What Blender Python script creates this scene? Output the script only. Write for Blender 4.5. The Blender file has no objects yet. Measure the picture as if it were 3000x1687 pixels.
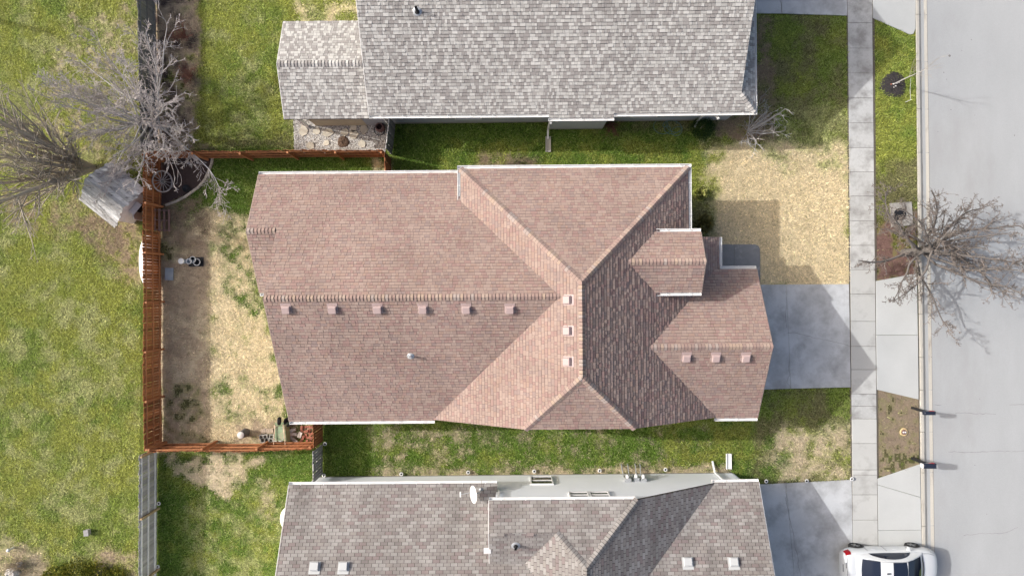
import bpy, math, random
import numpy as np
from mathutils import Vector, Matrix

random.seed(7)
RNG = np.random.default_rng(11)
SC = bpy.context.scene
COL = SC.collection
R = math.radians

# ------------------------------------------------------------------ camera, sky, sun, exposure
H, F, TILT = 33.3, 2000.0, R(0.45)
cam_d = bpy.data.cameras.new('camera')
cam_d.sensor_width = 36.0
cam_d.lens = 24.0
cam_d.clip_start, cam_d.clip_end = 0.5, 600.0
cam = bpy.data.objects.new('camera', cam_d)
COL.objects.link(cam)
cam.location = (0, 0, H)
cam.rotation_euler = (0, 0, -TILT)
SC.camera = cam

SUN_EL = R(34.0)
SUN_H = Vector((-0.976, 0.218, 0)).normalized()          # horizontal direction towards the sun
SUN = Vector((SUN_H.x * math.cos(SUN_EL), SUN_H.y * math.cos(SUN_EL), math.sin(SUN_EL)))
world = bpy.data.worlds.new('World')
SC.world = world
world.use_nodes = True
wn = world.node_tree
bg = wn.nodes['Background']
sky = wn.nodes.new('ShaderNodeTexSky')
sky.sky_type = 'NISHITA'
sky.sun_disc = False
sky.sun_elevation = SUN_EL
sky.sun_rotation = math.atan2(SUN_H.x, SUN_H.y)
sky.air_density, sky.dust_density, sky.ozone_density = 1.0, 9.0, 1.5
wn.links.new(sky.outputs[0], bg.inputs[0])
bg.inputs[1].default_value = 0.15
sun_d = bpy.data.lights.new('sun', 'SUN')
sun_d.energy = 2.7
sun_d.angle = R(0.6)
sun_d.color = (1.0, 0.99, 0.975)
sun = bpy.data.objects.new('sun', sun_d)
COL.objects.link(sun)
sun.rotation_euler = (-SUN).to_track_quat('-Z', 'Y').to_euler()
SC.view_settings.view_transform = 'Standard'
SC.view_settings.look = 'None'
SC.view_settings.exposure = 0.30
SC.view_settings.gamma = 1.0
SC.view_settings.use_curve_mapping = False

# ------------------------------------------------------------------ helpers
def P(px, py, z=0.0):
    """photograph pixel (3000 px wide) + height -> world x, y"""
    u, v = px - 1500.0, 843.5 - py
    c, s = math.cos(TILT), math.sin(TILT)
    k = (H - z) / F
    return ((u * c + v * s) * k, (-u * s + v * c) * k)

def P3(px, py, z=0.0):
    x, y = P(px, py, z)
    return Vector((x, y, z))

def Q(x, y, z=0.0):
    """the same from the 2576 px overview"""
    return P(x * 3000 / 2576, y * 3000 / 2576, z)

def tag(o, label=None, cat=None, group=None, kind=None):
    if label: o['label'] = label
    if cat: o['category'] = cat
    if group: o['group'] = group
    if kind: o['kind'] = kind
    return o

def empty(name, loc=(0, 0, 0), rz=0.0, label=None, cat=None, group=None, kind=None):
    o = bpy.data.objects.new(name, None)
    COL.objects.link(o)
    o.location = loc
    o.rotation_euler = (0, 0, rz)
    o.empty_display_size = 0.2
    return tag(o, label, cat, group, kind)

def link(name, me, mat=None, parent=None, loc=None, mw=None):
    o = bpy.data.objects.new(name, me)
    COL.objects.link(o)
    if parent is not None: o.parent = parent
    if mw is not None: o.matrix_basis = mw
    elif loc is not None: o.location = loc
    if mat is not None and len(me.materials) == 0: me.materials.append(mat)
    return o

def fast_mesh(name, verts, quads, cols=None, smooth=False):
    """numpy verts (n,3), faces (m,k) all of one size, per face colour (m,3)"""
    verts = np.asarray(verts, np.float32)
    quads = np.asarray(quads, np.int32)
    m, k = quads.shape
    me = bpy.data.meshes.new(name)
    me.vertices.add(len(verts))
    me.vertices.foreach_set('co', verts.ravel())
    me.loops.add(m * k)
    me.loops.foreach_set('vertex_index', quads.ravel())
    me.polygons.add(m)
    me.polygons.foreach_set('loop_start', np.arange(0, m * k, k, dtype=np.int32))
    if smooth: me.polygons.foreach_set('use_smooth', np.ones(m, bool))
    me.update(calc_edges=True)
    if cols is not None:
        a = me.attributes.new('tone', 'FLOAT_COLOR', 'FACE')
        c4 = np.ones((m, 4), np.float32); c4[:, :3] = cols
        a.data.foreach_set('color', c4.ravel())
    return me

class MB:
    """collects shapes and links them as one mesh object"""
    def __init__(s):
        s.v, s.f, s.c, s.sm = [], [], [], []
    def add(s, verts, faces, col=None, smooth=False):
        n = len(s.v)
        s.v += [tuple(p) for p in verts]
        for f in faces:
            s.f.append([i + n for i in f]); s.c.append(col); s.sm.append(smooth)
        return s
    def box(s, c, size, rz=0.0, M=None, col=None):
        hx, hy, hz = size[0] / 2, size[1] / 2, size[2] / 2
        pts = [Vector((x, y, z)) for z in (-hz, hz) for x, y in ((-hx, -hy), (hx, -hy), (hx, hy), (-hx, hy))]
        T = Matrix.Translation(c) @ (M if M is not None else Matrix.Rotation(rz, 4, 'Z'))
        return s.add([T @ p for p in pts], [(3, 2, 1, 0), (4, 5, 6, 7), (0, 1, 5, 4), (1, 2, 6, 5), (2, 3, 7, 6), (3, 0, 4, 7)], col)
    def prism(s, poly, z0, z1, col=None):
        """upright prism over a plan polygon; z0/z1 numbers or functions of x, y"""
        a = sum(poly[i][0] * poly[(i + 1) % len(poly)][1] - poly[(i + 1) % len(poly)][0] * poly[i][1] for i in range(len(poly)))
        if a < 0: poly = poly[::-1]
        g0 = z0 if callable(z0) else (lambda x, y: z0)
        g1 = z1 if callable(z1) else (lambda x, y: z1)
        n = len(poly)
        v = [(x, y, g0(x, y)) for x, y in poly] + [(x, y, g1(x, y)) for x, y in poly]
        f = [tuple(range(n - 1, -1, -1)), tuple(range(n, 2 * n))] + [(i, (i + 1) % n, n + (i + 1) % n, n + i) for i in range(n)]
        return s.add(v, f, col)
    def tube(s, p0, p1, r0, r1=None, n=8, caps=True, col=None, smooth=True):
        p0, p1 = Vector(p0), Vector(p1)
        r1 = r0 if r1 is None else r1
        d = (p1 - p0).normalized()
        a = d.orthogonal().normalized(); b = d.cross(a)
        v = []
        for p, r in ((p0, r0), (p1, r1)):
            for i in range(n):
                t = 2 * math.pi * i / n
                v.append(p + (a * math.cos(t) + b * math.sin(t)) * r)
        s.add(v, [(i, (i + 1) % n, n + (i + 1) % n, n + i) for i in range(n)], col, smooth)
        if caps:
            s.add(v[:n], [tuple(range(n - 1, -1, -1))], col); s.add(v[n:], [tuple(range(n))], col)
        return s
    def path(s, pts, r, n=6, col=None):
        for i in range(len(pts) - 1): s.tube(pts[i], pts[i + 1], r, r, n, True, col)
        return s
    def lathe(s, prof, n=20, c=(0, 0, 0), M=None, col=None, smooth=True):
        """profile (r, z) turned about z"""
        v = []
        T = Matrix.Translation(c) @ (M if M is not None else Matrix.Identity(4))
        for r, z in prof:
            for i in range(n):
                t = 2 * math.pi * i / n
                v.append(T @ Vector((r * math.cos(t), r * math.sin(t), z)))
        f = []
        for k in range(len(prof) - 1):
            for i in range(n):
                f.append((k * n + i, k * n + (i + 1) % n, (k + 1) * n + (i + 1) % n, (k + 1) * n + i))
        return s.add(v, f, col, smooth)
    def mesh(s, name):
        me = bpy.data.meshes.new(name)
        me.from_pydata(s.v, [], s.f)
        if any(c is not None for c in s.c):
            a = me.attributes.new('tone', 'FLOAT_COLOR', 'FACE')
            a.data.foreach_set('color', np.array([list(c or (1, 1, 1)) + [1.0] for c in s.c], np.float32).ravel())
        me.polygons.foreach_set('use_smooth', np.array(s.sm, bool))
        me.update()
        return me
    def build(s, name, mat, parent=None, loc=None, mw=None):
        return link(name, s.mesh(name), mat, parent, loc, mw)

# ------------------------------------------------------------------ materials
MATS = {}
def mat(name, col=(0.5, 0.5, 0.5), rough=0.8, var=0.12, vs=1.5, fine=0.08, fs=40.0, bump=0.15, bs=60.0, attr=False,
        rnd=0.0, metal=0.0, spec=0.3, stretch=(1, 1, 1), coat=0.0, stain=None, objspace=False, trans=0.0):
    m = bpy.data.materials.new(name)
    m.use_nodes = True
    nt = m.node_tree; N, L = nt.nodes, nt.links
    b = N['Principled BSDF']
    b.inputs['Roughness'].default_value = rough
    b.inputs['Metallic'].default_value = metal
    b.inputs['Specular IOR Level'].default_value = spec
    b.inputs['Coat Weight'].default_value = coat
    b.inputs['Coat Roughness'].default_value = 0.05
    if objspace:
        co = N.new('ShaderNodeTexCoord').outputs['Object']
    else:
        co = N.new('ShaderNodeNewGeometry').outputs['Position']
    mp = N.new('ShaderNodeMapping'); mp.inputs['Scale'].default_value = stretch
    L.new(co, mp.inputs['Vector'])
    def noise(sc, det=4.0, rough_=0.6):
        n = N.new('ShaderNodeTexNoise'); n.inputs['Scale'].default_value = sc
        n.inputs['Detail'].default_value = det; n.inputs['Roughness'].default_value = rough_
        L.new(mp.outputs[0], n.inputs['Vector']); return n.outputs['Fac']
    def math_(op, a, bb=None, c=None):
        n = N.new('ShaderNodeMath'); n.operation = op
        for i, x in enumerate((a, bb, c)):
            if x is None: continue
            if isinstance(x, (int, float)): n.inputs[i].default_value = x
            else: L.new(x, n.inputs[i])
        return n.outputs[0]
    fac = math_('MULTIPLY_ADD', noise(vs), 4 * var, 1 - 2 * var)
    if fine: fac = math_('ADD', fac, math_('MULTIPLY_ADD', noise(fs, 3.0), 4 * fine, -2 * fine))
    if rnd:
        oi = N.new('ShaderNodeObjectInfo')
        fac = math_('ADD', fac, math_('MULTIPLY_ADD', oi.outputs['Random'], 2 * rnd, -rnd))
    if attr:
        at = N.new('ShaderNodeAttribute'); at.attribute_name = 'tone'; base = at.outputs['Color']
    else:
        rgb = N.new('ShaderNodeRGB'); rgb.outputs[0].default_value = (*col, 1); base = rgb.outputs[0]
    sc_ = N.new('ShaderNodeVectorMath'); sc_.operation = 'SCALE'
    L.new(base, sc_.inputs[0]); L.new(math_('MAXIMUM', fac, 0.05), sc_.inputs['Scale'])
    out = sc_.outputs[0]
    if stain:                                                   # worn / dirty patches with a shape of their own
        scol, ssc, lo, hi = stain
        st = N.new('ShaderNodeMapRange'); st.inputs['From Min'].default_value = lo; st.inputs['From Max'].default_value = hi
        L.new(noise(ssc, 6.0, 0.65), st.inputs['Value'])
        mx = N.new('ShaderNodeMix'); mx.data_type = 'RGBA'
        L.new(st.outputs[0], mx.inputs['Factor']); L.new(out, mx.inputs['A'])
        mx.inputs['B'].default_value = (*scol, 1)
        out = mx.outputs['Result']
    L.new(out, b.inputs['Base Color'])
    if bump:
        bp = N.new('ShaderNodeBump'); bp.inputs['Strength'].default_value = bump; bp.inputs['Distance'].default_value = 0.02
        L.new(noise(bs, 4.0), bp.inputs['Height']); L.new(bp.outputs[0], b.inputs['Normal'])
    MATS[name] = m
    return m

M_red = mat('red_shingle', attr=True, rough=0.95, var=0.13, vs=0.55, fine=0.10, fs=55, bump=0.25, bs=150, spec=0.15)
M_grey = mat('grey_shingle', attr=True, rough=0.95, var=0.11, vs=0.5, fine=0.08, fs=55, bump=0.25, bs=150, spec=0.15)
M_three = mat('three_tab_shingle', attr=True, rough=0.95, var=0.24, vs=0.9, fine=0.10, fs=55, bump=0.25, bs=150, spec=0.15, stretch=(1.3, 0.22, 0.22))
M_deck = mat('roof_deck', (0.045, 0.035, 0.032), 0.95)
M_white = mat('white_paint', (0.80, 0.80, 0.79), 0.45, var=0.02, fine=0.01, bump=0)
M_siding = mat('white_siding', (0.86, 0.895, 0.93), 0.5, var=0.03, vs=0.8, fine=0.01, bump=0.03)
M_siding_g = mat('grey_siding', (0.42, 0.45, 0.48), 0.6, var=0.04, bump=0.03)
M_cream = mat('cream_wall', (0.55, 0.50, 0.36), 0.8, var=0.08, bump=0.1)
M_brick_wall = mat('tan_siding', (0.45, 0.38, 0.30), 0.8)
M_glass = mat('window_glass', (0.02, 0.025, 0.03), 0.06, var=0, fine=0, bump=0, spec=0.6)
M_conc = mat('concrete_drive', (0.51, 0.525, 0.535), 0.9, var=0.13, vs=0.8, fine=0.07, fs=30, bump=0.1, bs=120, stain=((0.34, 0.345, 0.35), 0.9, 0.44, 0.66))
M_apron = mat('concrete_apron', (0.47, 0.485, 0.48), 0.9, var=0.06, vs=0.6, fine=0.05, fs=30, bump=0.08, bs=120, rnd=0.05)
M_walk_old = mat('concrete_walk_worn', (0.48, 0.485, 0.475), 0.9, var=0.08, vs=0.8, fine=0.08, fs=14, bump=0.12, bs=90, rnd=0.06, stain=((0.29, 0.285, 0.275), 1.2, 0.46, 0.66))
M_walk = mat('concrete_walk', (0.47, 0.475, 0.46), 0.9, var=0.05, vs=0.8, fine=0.05, fs=30, bump=0.08, bs=90, rnd=0.05, stain=((0.33, 0.325, 0.315), 0.9, 0.52, 0.72))
M_kerb = mat('concrete_kerb', (0.48, 0.46, 0.41), 0.9, var=0.08, vs=1.2, fine=0.08, fs=25, bump=0.1, rnd=0.05, stain=((0.30, 0.27, 0.24), 1.6, 0.56, 0.74), stretch=(2.5, 0.5, 1))
M_stoop = mat('stoop_concrete', (0.24, 0.245, 0.25), 0.9, var=0.15, vs=1.5, stain=((0.36, 0.36, 0.36), 2.0, 0.58, 0.66))
M_joint = mat('joint_soil', (0.12, 0.105, 0.085), 0.95)
M_road = mat('road_surface', (0.37, 0.385, 0.395), 0.92, var=0.07, vs=0.4, fine=0.09, fs=45, bump=0.12, bs=200, stretch=(1.4, 0.5, 1), stain=((0.30, 0.30, 0.302), 0.22, 0.50, 0.85))
M_crack = mat('crack', (0.20, 0.195, 0.19), 0.95)
M_ground = mat('ground_soil', attr=True, rough=0.98, var=0.14, vs=3.0, fine=0.16, fs=22, bump=0.5, bs=25, spec=0.1)
M_grass = mat('grass_blades', attr=True, rough=0.75, var=0.10, vs=2.5, fine=0, bump=0, spec=0.2)
M_cedar = mat('stained_cedar', (0.30, 0.115, 0.048), 0.75, var=0.26, vs=2.0, fine=0.18, fs=30, bump=0.2, bs=40, rnd=0.36, stretch=(3, 3, 0.3), objspace=True)
M_cedar_rail = mat('stained_rail', (0.42, 0.185, 0.085), 0.75, var=0.15, vs=2.0, fine=0.12, fs=30, bump=0.2, rnd=0.12)
M_oldwood = mat('weathered_wood', (0.34, 0.335, 0.335), 0.9, var=0.18, vs=2.5, fine=0.16, fs=26, bump=0.3, bs=40, rnd=0.2, stretch=(3, 3, 0.3), objspace=True)
M_oldrail = mat('weathered_rail', (0.78, 0.77, 0.76), 0.9, var=0.15, vs=2.5, fine=0.12, fs=26, bump=0.2, rnd=0.1)
M_newpost = mat('tan_post', (0.40, 0.30, 0.17), 0.85, var=0.15, vs=3, rnd=0.1)
M_darkwood = mat('dark_weathered_wood', (0.22, 0.215, 0.215), 0.9, var=0.2, vs=2.5, fine=0.16, fs=26, bump=0.3, rnd=0.25, stretch=(3, 3, 0.3), objspace=True)
M_shed = mat('silvered_boards', (0.56, 0.55, 0.54), 0.9, var=0.2, vs=2.0, fine=0.2, fs=14, bump=0.4, bs=30, rnd=0.18, stain=((0.22, 0.21, 0.20), 1.6, 0.54, 0.66), stretch=(1.2, 4, 4), objspace=False)
M_bark_w = mat('pale_bark', (0.50, 0.48, 0.47), 0.9, var=0.15, vs=3, fine=0.15, fs=30, bump=0.3)
M_twig_p = mat('pinkish_twigs', (0.52, 0.47, 0.46), 0.9, var=0.15, vs=0.8)
M_bark_b = mat('brown_bark', (0.43, 0.38, 0.32), 0.9, var=0.2, vs=3, fine=0.15, fs=30, bump=0.3)
M_bark_d = mat('dark_bark', (0.14, 0.128, 0.12), 0.9, var=0.2, vs=3, fine=0.15, fs=30, bump=0.3)
M_twig_d = mat('dark_twigs', (0.21, 0.182, 0.165), 0.9, var=0.15, vs=0.8)
M_red_twig = mat('red_twigs', (0.20, 0.09, 0.07), 0.9, var=0.2, vs=2)
M_dry_twig = mat('dry_twigs', (0.36, 0.29, 0.21), 0.9, var=0.2, vs=2)
M_leaf = mat('leaves', attr=True, rough=0.7, var=0.15, vs=5, fine=0, bump=0, spec=0.25)
M_metal = mat('galvanised', (0.52, 0.54, 0.56), 0.4, metal=0.5, var=0.05)
M_vent_pink = mat('rose_vent_paint', (0.47, 0.36, 0.345), 0.55, var=0.03, fine=0.01, bump=0)
M_vent_grey = mat('grey_vent_paint', (0.50, 0.515, 0.52), 0.5, var=0.03, fine=0.01, bump=0)
M_black = mat('black_plastic', (0.02, 0.021, 0.024), 0.45, var=0.05, bump=0)
M_navy = mat('dark_navy_paint', (0.022, 0.028, 0.048), 0.35, var=0.05, bump=0)
M_rubber = mat('rubber', (0.025, 0.025, 0.026), 0.8, var=0.1)
M_redp = mat('red_plastic', (0.5, 0.02, 0.03), 0.35, var=0.02, bump=0)
M_car = mat('white_car_paint', (0.62, 0.645, 0.665), 0.25, var=0, fine=0, bump=0, spec=0.5, coat=0.6)
M_carglass = mat('tinted_glass', (0.012, 0.018, 0.035), 0.04, var=0, fine=0, bump=0, spec=0.8)
M_rim = mat('alloy_rim', (0.32, 0.33, 0.34), 0.35, metal=0.8, var=0.03, bump=0)
M_tail = mat('tail_lamp', (0.26, 0.004, 0.010), 0.12, var=0, fine=0, bump=0, coat=0.5)
M_lamp = mat('head_lamp', (0.45, 0.48, 0.5), 0.1, var=0, fine=0, bump=0, coat=0.5)
M_stone = mat('pale_flagstone', (0.60, 0.55, 0.45), 0.9, var=0.12, vs=3, bump=0.3, rnd=0.15)
M_pebble = mat('pebbles', attr=True, rough=0.9, var=0.05, bump=0)
M_edging = mat('edging_brick', (0.50, 0.45, 0.38), 0.9, var=0.15, vs=5, rnd=0.15)
M_brick = mat('red_brick', (0.40, 0.16, 0.11), 0.9, var=0.15, vs=6, rnd=0.15)
M_palebrick = mat('pale_brick', (0.50, 0.40, 0.31), 0.9, var=0.15, vs=6, rnd=0.15)
M_block = mat('concrete_block', (0.34, 0.33, 0.31), 0.9, var=0.15, vs=6, rnd=0.15)
M_hole = mat('dark_hole', (0.015, 0.013, 0.012), 0.95, bump=0)
M_mulch = mat('dark_mulch', (0.045, 0.040, 0.040), 0.95, var=0.3, vs=8, fine=0.3, fs=40, bump=1.0, bs=50)
M_bark_mulch = mat('brown_bark_mulch', (0.13, 0.085, 0.06), 0.95, var=0.3, vs=8, fine=0.3, fs=40, bump=1.0, bs=50)
M_hose = mat('green_hose', (0.12, 0.22, 0.20), 0.5, var=0.05, bump=0)
M_clay = mat('clay_pot', (0.20, 0.12, 0.11), 0.7, var=0.1)
M_sand = mat('sand_ring', (0.58, 0.44, 0.24), 0.95, var=0.15, vs=8)
M_pallet = mat('pallet_wood', (0.17, 0.11, 0.105), 0.9, var=0.15, vs=5, rnd=0.15)
M_wheelwood = mat('grey_wheel_wood', (0.42, 0.39, 0.39), 0.9, var=0.15, vs=5)
M_green = mat('faded_green_paint', (0.26, 0.35, 0.22), 0.6, var=0.18, vs=5, stain=((0.42, 0.36, 0.26), 3.0, 0.5, 0.65))
M_handle = mat('pale_handle_wood', (0.62, 0.48, 0.36), 0.8, var=0.15, vs=5)
M_lumber = mat('old_lumber', (0.50, 0.47, 0.43), 0.9, var=0.2, vs=5, rnd=0.3)
M_lid = mat('blue_grey_plastic', (0.33, 0.38, 0.43), 0.6, var=0.1, vs=5)
M_logend = mat('log_end', (0.60, 0.56, 0.52), 0.9, var=0.2, vs=8)
M_rock = mat('white_rock', (0.68, 0.66, 0.63), 0.9, var=0.15, vs=5, bump=0.4)
M_pole = mat('pole_wood', (0.18, 0.14, 0.10), 0.9, var=0.2)

# ------------------------------------------------------------------ ground colours (soil and turf themselves)
def vnoise(x, y, scale, seed):
    r = np.random.default_rng(seed).random((256, 256))
    fx, fy = x * scale + 1000.0, y * scale + 1000.0
    ix, iy = np.floor(fx).astype(int), np.floor(fy).astype(int)
    tx, ty = fx - ix, fy - iy
    tx, ty = tx * tx * (3 - 2 * tx), ty * ty * (3 - 2 * ty)
    a = r[ix % 256, iy % 256]; b = r[(ix + 1) % 256, iy % 256]
    c = r[ix % 256, (iy + 1) % 256]; d = r[(ix + 1) % 256, (iy + 1) % 256]
    return (a * (1 - tx) + b * tx) * (1 - ty) + (c * (1 - tx) + d * tx) * ty

def fbm(x, y, scale, seed, o=4):
    s = 0; w = 0
    for i in range(o):
        s = s + vnoise(x, y, scale * 2 ** i, seed + i) * 0.55 ** i; w += 0.55 ** i
    return s / w

def inside(poly, x, y):
    n = len(poly); res = np.zeros(x.shape, bool)
    for i in range(n):
        x0, y0 = poly[i]; x1, y1 = poly[(i + 1) % n]
        if y0 == y1: continue
        res ^= ((y0 > y) != (y1 > y)) & (x < (x1 - x0) * (y - y0) / (y1 - y0) + x0)
    return res

def sdist(poly, x, y):
    d = np.full(x.shape, 1e9)
    n = len(poly)
    for i in range(n):
        x0, y0 = poly[i]; x1, y1 = poly[(i + 1) % n]
        ex, ey = x1 - x0, y1 - y0
        t = np.clip(((x - x0) * ex + (y - y0) * ey) / (ex * ex + ey * ey + 1e-12), 0, 1)
        d = np.minimum(d, np.hypot(x - x0 - t * ex, y - y0 - t * ey))
    return np.where(inside(poly, x, y), d, -d)

def PX(*pts): return [P(a, b) for a, b in pts]

GREEN = np.array([0.170, 0.238, 0.043]); LUSH = np.array([0.115, 0.195, 0.029]); YEL = np.array([0.275, 0.305, 0.060])
STRAW = np.array([0.68, 0.575, 0.375]); TAN = np.array([0.52, 0.435, 0.30]); DIRT = np.array([0.40, 0.315, 0.22])
MULCH = np.array([0.085, 0.062, 0.056]); LITTER = np.array([0.29, 0.22, 0.15]); OLIVE = np.array([0.21, 0.205, 0.09])
PALE = np.array([0.38, 0.395, 0.165]); RUST = np.array([0.17, 0.105, 0.09])

GREEN, YEL, PALE, LUSH = GREEN * 1.13, YEL * 1.13, PALE * 1.10, LUSH * 1.10
# (polygon, colour, edge softness m, edge wobble m, share of the patch that is covered, blotch scale)
PATCH = [
    # the open field on the left
    (PX((-400, -300), (419, -300), (405, 2000), (-400, 2000)), PALE, 0.3, 0.3, 0.42, 0.8),
    (PX((-400, -300), (419, -300), (405, 2000), (-400, 2000)), YEL, 0.3, 0.3, 0.40, 0.6),
    (PX((170, 60), (419, 0), (419, 470), (300, 520), (0, 480), (0, 360), (120, 300)), TAN * .8, 0.6, 0.6, 0.30, 2.2),
    (PX((0, 560), (180, 600), (420, 560), (420, 850), (340, 790), (240, 700), (120, 670), (0, 680)), LITTER * 1.1, 0.5, 0.6, 0.35, 2.0),
    (PX((240, 640), (420, 560), (418, 860), (380, 830)), LITTER, 0.4, 0.5, 0.7, 1.8),
    (PX((-60, 1590), (130, 1600), (160, 1720), (-60, 1720)), TAN, 0.4, 0.4, 0.8, 1.2),
    (PX((300, 1620), (404, 1600), (404, 1700), (300, 1700)), DIRT, 0.4, 0.4, 0.7, 1.2),
    # upper neighbour's back yard
    (PX((575, -300), (1060, -300), (1060, 420), (560, 430)), PALE, 0.4, 0.4, 0.36, 0.9),
    (PX((575, -300), (1060, -300), (1060, 420), (560, 430)), YEL, 0.4, 0.4, 0.34, 0.7),
    (PX((860, 0), (1060, 0), (1060, 70), (860, 70)), STRAW, 0.3, 0.3, 0.45, 1.5),
    (PX((440, -300), (585, -300), (582, 300), (570, 400), (640, 440), (440, 440)), DIRT, 0.15, 0.2, 0.95, 1.0),
    (PX((440, -300), (575, -300), (560, 420), (440, 440)), MULCH, 0.2, 0.3, 0.35, 2.0),
    (PX((640, 395), (860, 400), (860, 440), (640, 440)), OLIVE, 0.3, 0.2, 0.5, 1.5),
    # back yard of the red roofed house
    (PX((470, 445), (1140, 440), (1140, 520), (720, 540), (730, 700), (600, 760), (470, 700)), LUSH, 0.4, 0.3, 0.85, 0.9),
    (PX((590, 620), (745, 640), (770, 870), (850, 1250), (850, 1320), (470, 1330), (470, 700)), STRAW, 0.35, 0.45, 0.97, 0.9),
    (PX((640, 650), (790, 640), (800, 930), (690, 960), (640, 800)), LUSH, 0.5, 0.4, 0.30, 1.6),
    (PX((640, 1120), (840, 1150), (840, 1260), (650, 1230)), LUSH, 0.4, 0.4, 0.22, 1.2),
    (PX((455, 640), (608, 690), (604, 1290), (640, 1310), (455, 1310)), DIRT, 0.25, 0.25, 0.97, 0.8),
    (PX((455, 900), (608, 900), (604, 1290), (455, 1310)), TAN, 0.3, 0.3, 0.35, 1.6),
    (PX((455, 1120), (560, 1120), (604, 1300), (455, 1310)), OLIVE, 0.3, 0.3, 0.5, 1.6),
    (PX((455, 650), (520, 640), (540, 720), (500, 780), (455, 760)), OLIVE, 0.3, 0.3, 0.6, 1.4),
    (PX((470, 590), (600, 560), (612, 640), (600, 730), (560, 740), (470, 700)), LITTER, 0.4, 0.3, 0.85, 1.2),
    (PX((455, 445), (628, 455), (622, 482), (612, 504), (600, 529), (584, 548), (545, 576), (486, 602), (455, 612)), MULCH, 0.04, 0.05, 1.0, 1.0),
    (PX((690, 1240), (930, 1230), (930, 1310), (690, 1310)), DIRT, 0.3, 0.3, 0.6, 1.5),
    # strip between the red roofed house and the upper neighbour
    (PX((1130, 350), (2080, 330), (2080, 500), (1130, 520)), LUSH, 0.3, 0.3, 0.75, 0.8),
    (PX((1280, 420), (2060, 420), (2060, 490), (1280, 490)), YEL, 0.3, 0.3, 0.35, 1.2),
    (PX((1105, 470), (1140, 470), (1140, 505), (1105, 505)), STRAW, 0.2, 0.2, 0.8, 1.5),
    (PX((1400, 455), (1580, 455), (1580, 500), (1400, 500)), LITTER, 0.3, 0.3, 0.7, 1.5),
    (PX((1740, 345), (2080, 345), (2080, 380), (1740, 390)), OLIVE, 0.2, 0.2, 0.6, 1.5),
    # front lawns
    (PX((2080, 30), (2484, 40), (2487, 420), (2080, 420)), OLIVE, 0.3, 0.3, 0.42, 0.9),
    (PX((2214, 50), (2262, 50), (2262, 330), (2214, 330)), LITTER, 0.2, 0.3, 0.75, 1.3),
    (PX((2300, 330), (2484, 300), (2487, 430), (2250, 430)), PALE, 0.5, 0.3, 0.6, 1.0),
    (PX((2080, 340), (2260, 330), (2270, 405), (2230, 418), (2160, 412), (2100, 395)), LITTER, 0.12, 0.1, 0.9, 1.5),
    (PX((2060, 430), (2487, 415), (2492, 845), (2100, 845), (2080, 660), (2080, 560), (2070, 500)), STRAW, 0.5, 0.3, 1.0, 0.8),
    (PX((2020, 430), (2130, 420), (2100, 560), (2090, 640), (2020, 650)), YEL, 0.5, 0.4, 0.45, 1.4),
    (PX((2250, 425), (2487, 415), (2487, 500), (2250, 500)), PALE, 0.5, 0.4, 0.35, 1.5),
    (PX((2020, 560), (2090, 570), (2080, 700), (2020, 700)), OLIVE, 0.3, 0.3, 0.8, 1.4),
    # verge
    (PX((2555, 40), (2690, 40), (2690, 500), (2558, 520)), YEL, 0.2, 0.2, 0.5, 0.9),
    (PX((2558, 480), (2690, 460), (2690, 640), (2558, 640)), OLIVE, 0.5, 0.3, 0.9, 1.0),
    (PX((2558, 640), (2690, 620), (2690, 835), (2558, 835)), RUST, 0.5, 0.3, 0.95, 1.0),
    (PX((2560, 1120), (2700, 1150), (2700, 1380), (2560, 1410)), np.array([0.235, 0.185, 0.135]), 0.05, 0.05, 1.0, 1.0),
    (PX((2560, 1120), (2700, 1150), (2700, 1380), (2560, 1410)), OLIVE, 0.05, 0.05, 0.18, 3.0),
    (PX((2560, 1340), (2700, 1330), (2700, 1380), (2560, 1410)), GREEN, 0.2, 0.2, 0.18, 3.0),
    # lower side yard and lawns
    (PX((940, 1240), (2260, 1240), (2260, 1400), (940, 1400)), LUSH, 0.3, 0.3, 0.75, 0.9),
    (PX((1070, 1250), (1420, 1250), (1400, 1370), (1110, 1370)), TAN * .9, 0.3, 0.4, 0.28, 2.2),
    (PX((1420, 1250), (2080, 1250), (2080, 1390), (1420, 1390)), TAN * .8, 0.3, 0.4, 0.12, 2.2),
    (PX((1950, 1250), (2200, 1240), (2260, 1390), (1950, 1390)), YEL * 0.8, 0.4, 0.4, 0.45, 1.2),
    (PX((1080, 1372), (2140, 1362), (2140, 1400), (1080, 1405)), TAN, 0.10, 0.10, 0.6, 2.0),
    (PX((2225, 1140), (2492, 1130), (2497, 1412), (2200, 1420)), OLIVE, 0.3, 0.3, 0.45, 1.2),
    (PX((2265, 1262), (2495, 1250), (2497, 1405), (2250, 1405)), TAN, 0.5, 0.4, 0.66, 1.3),
    (PX((2225, 1330), (2320, 1330), (2320, 1400), (2225, 1400)), np.array([0.11, 0.19, 0.03]), 0.4, 0.3, 0.5, 1.4),
    (PX((455, 1320), (930, 1320), (930, 1750), (455, 1750)), LUSH, 0.3, 0.3, 0.80, 0.9),
    (PX((540, 1420), (840, 1430), (800, 1750), (540, 1750)), YEL, 0.5, 0.4, 0.40, 1.2),
    (PX((540, 1440), (860, 1430), (820, 1750), (540, 1750)), PALE, 0.5, 0.4, 0.30, 1.8),
    (PX((500, 1345), (640, 1330), (830, 1330), (720, 1400), (660, 1450), (560, 1420)), TAN * 1.15, 0.15, 0.3, 0.72, 1.0),
    (PX((760, 1400), (800, 1400), (800, 1500), (760, 1500)), TAN, 0.2, 0.3, 0.5, 1.5),
]
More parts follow.
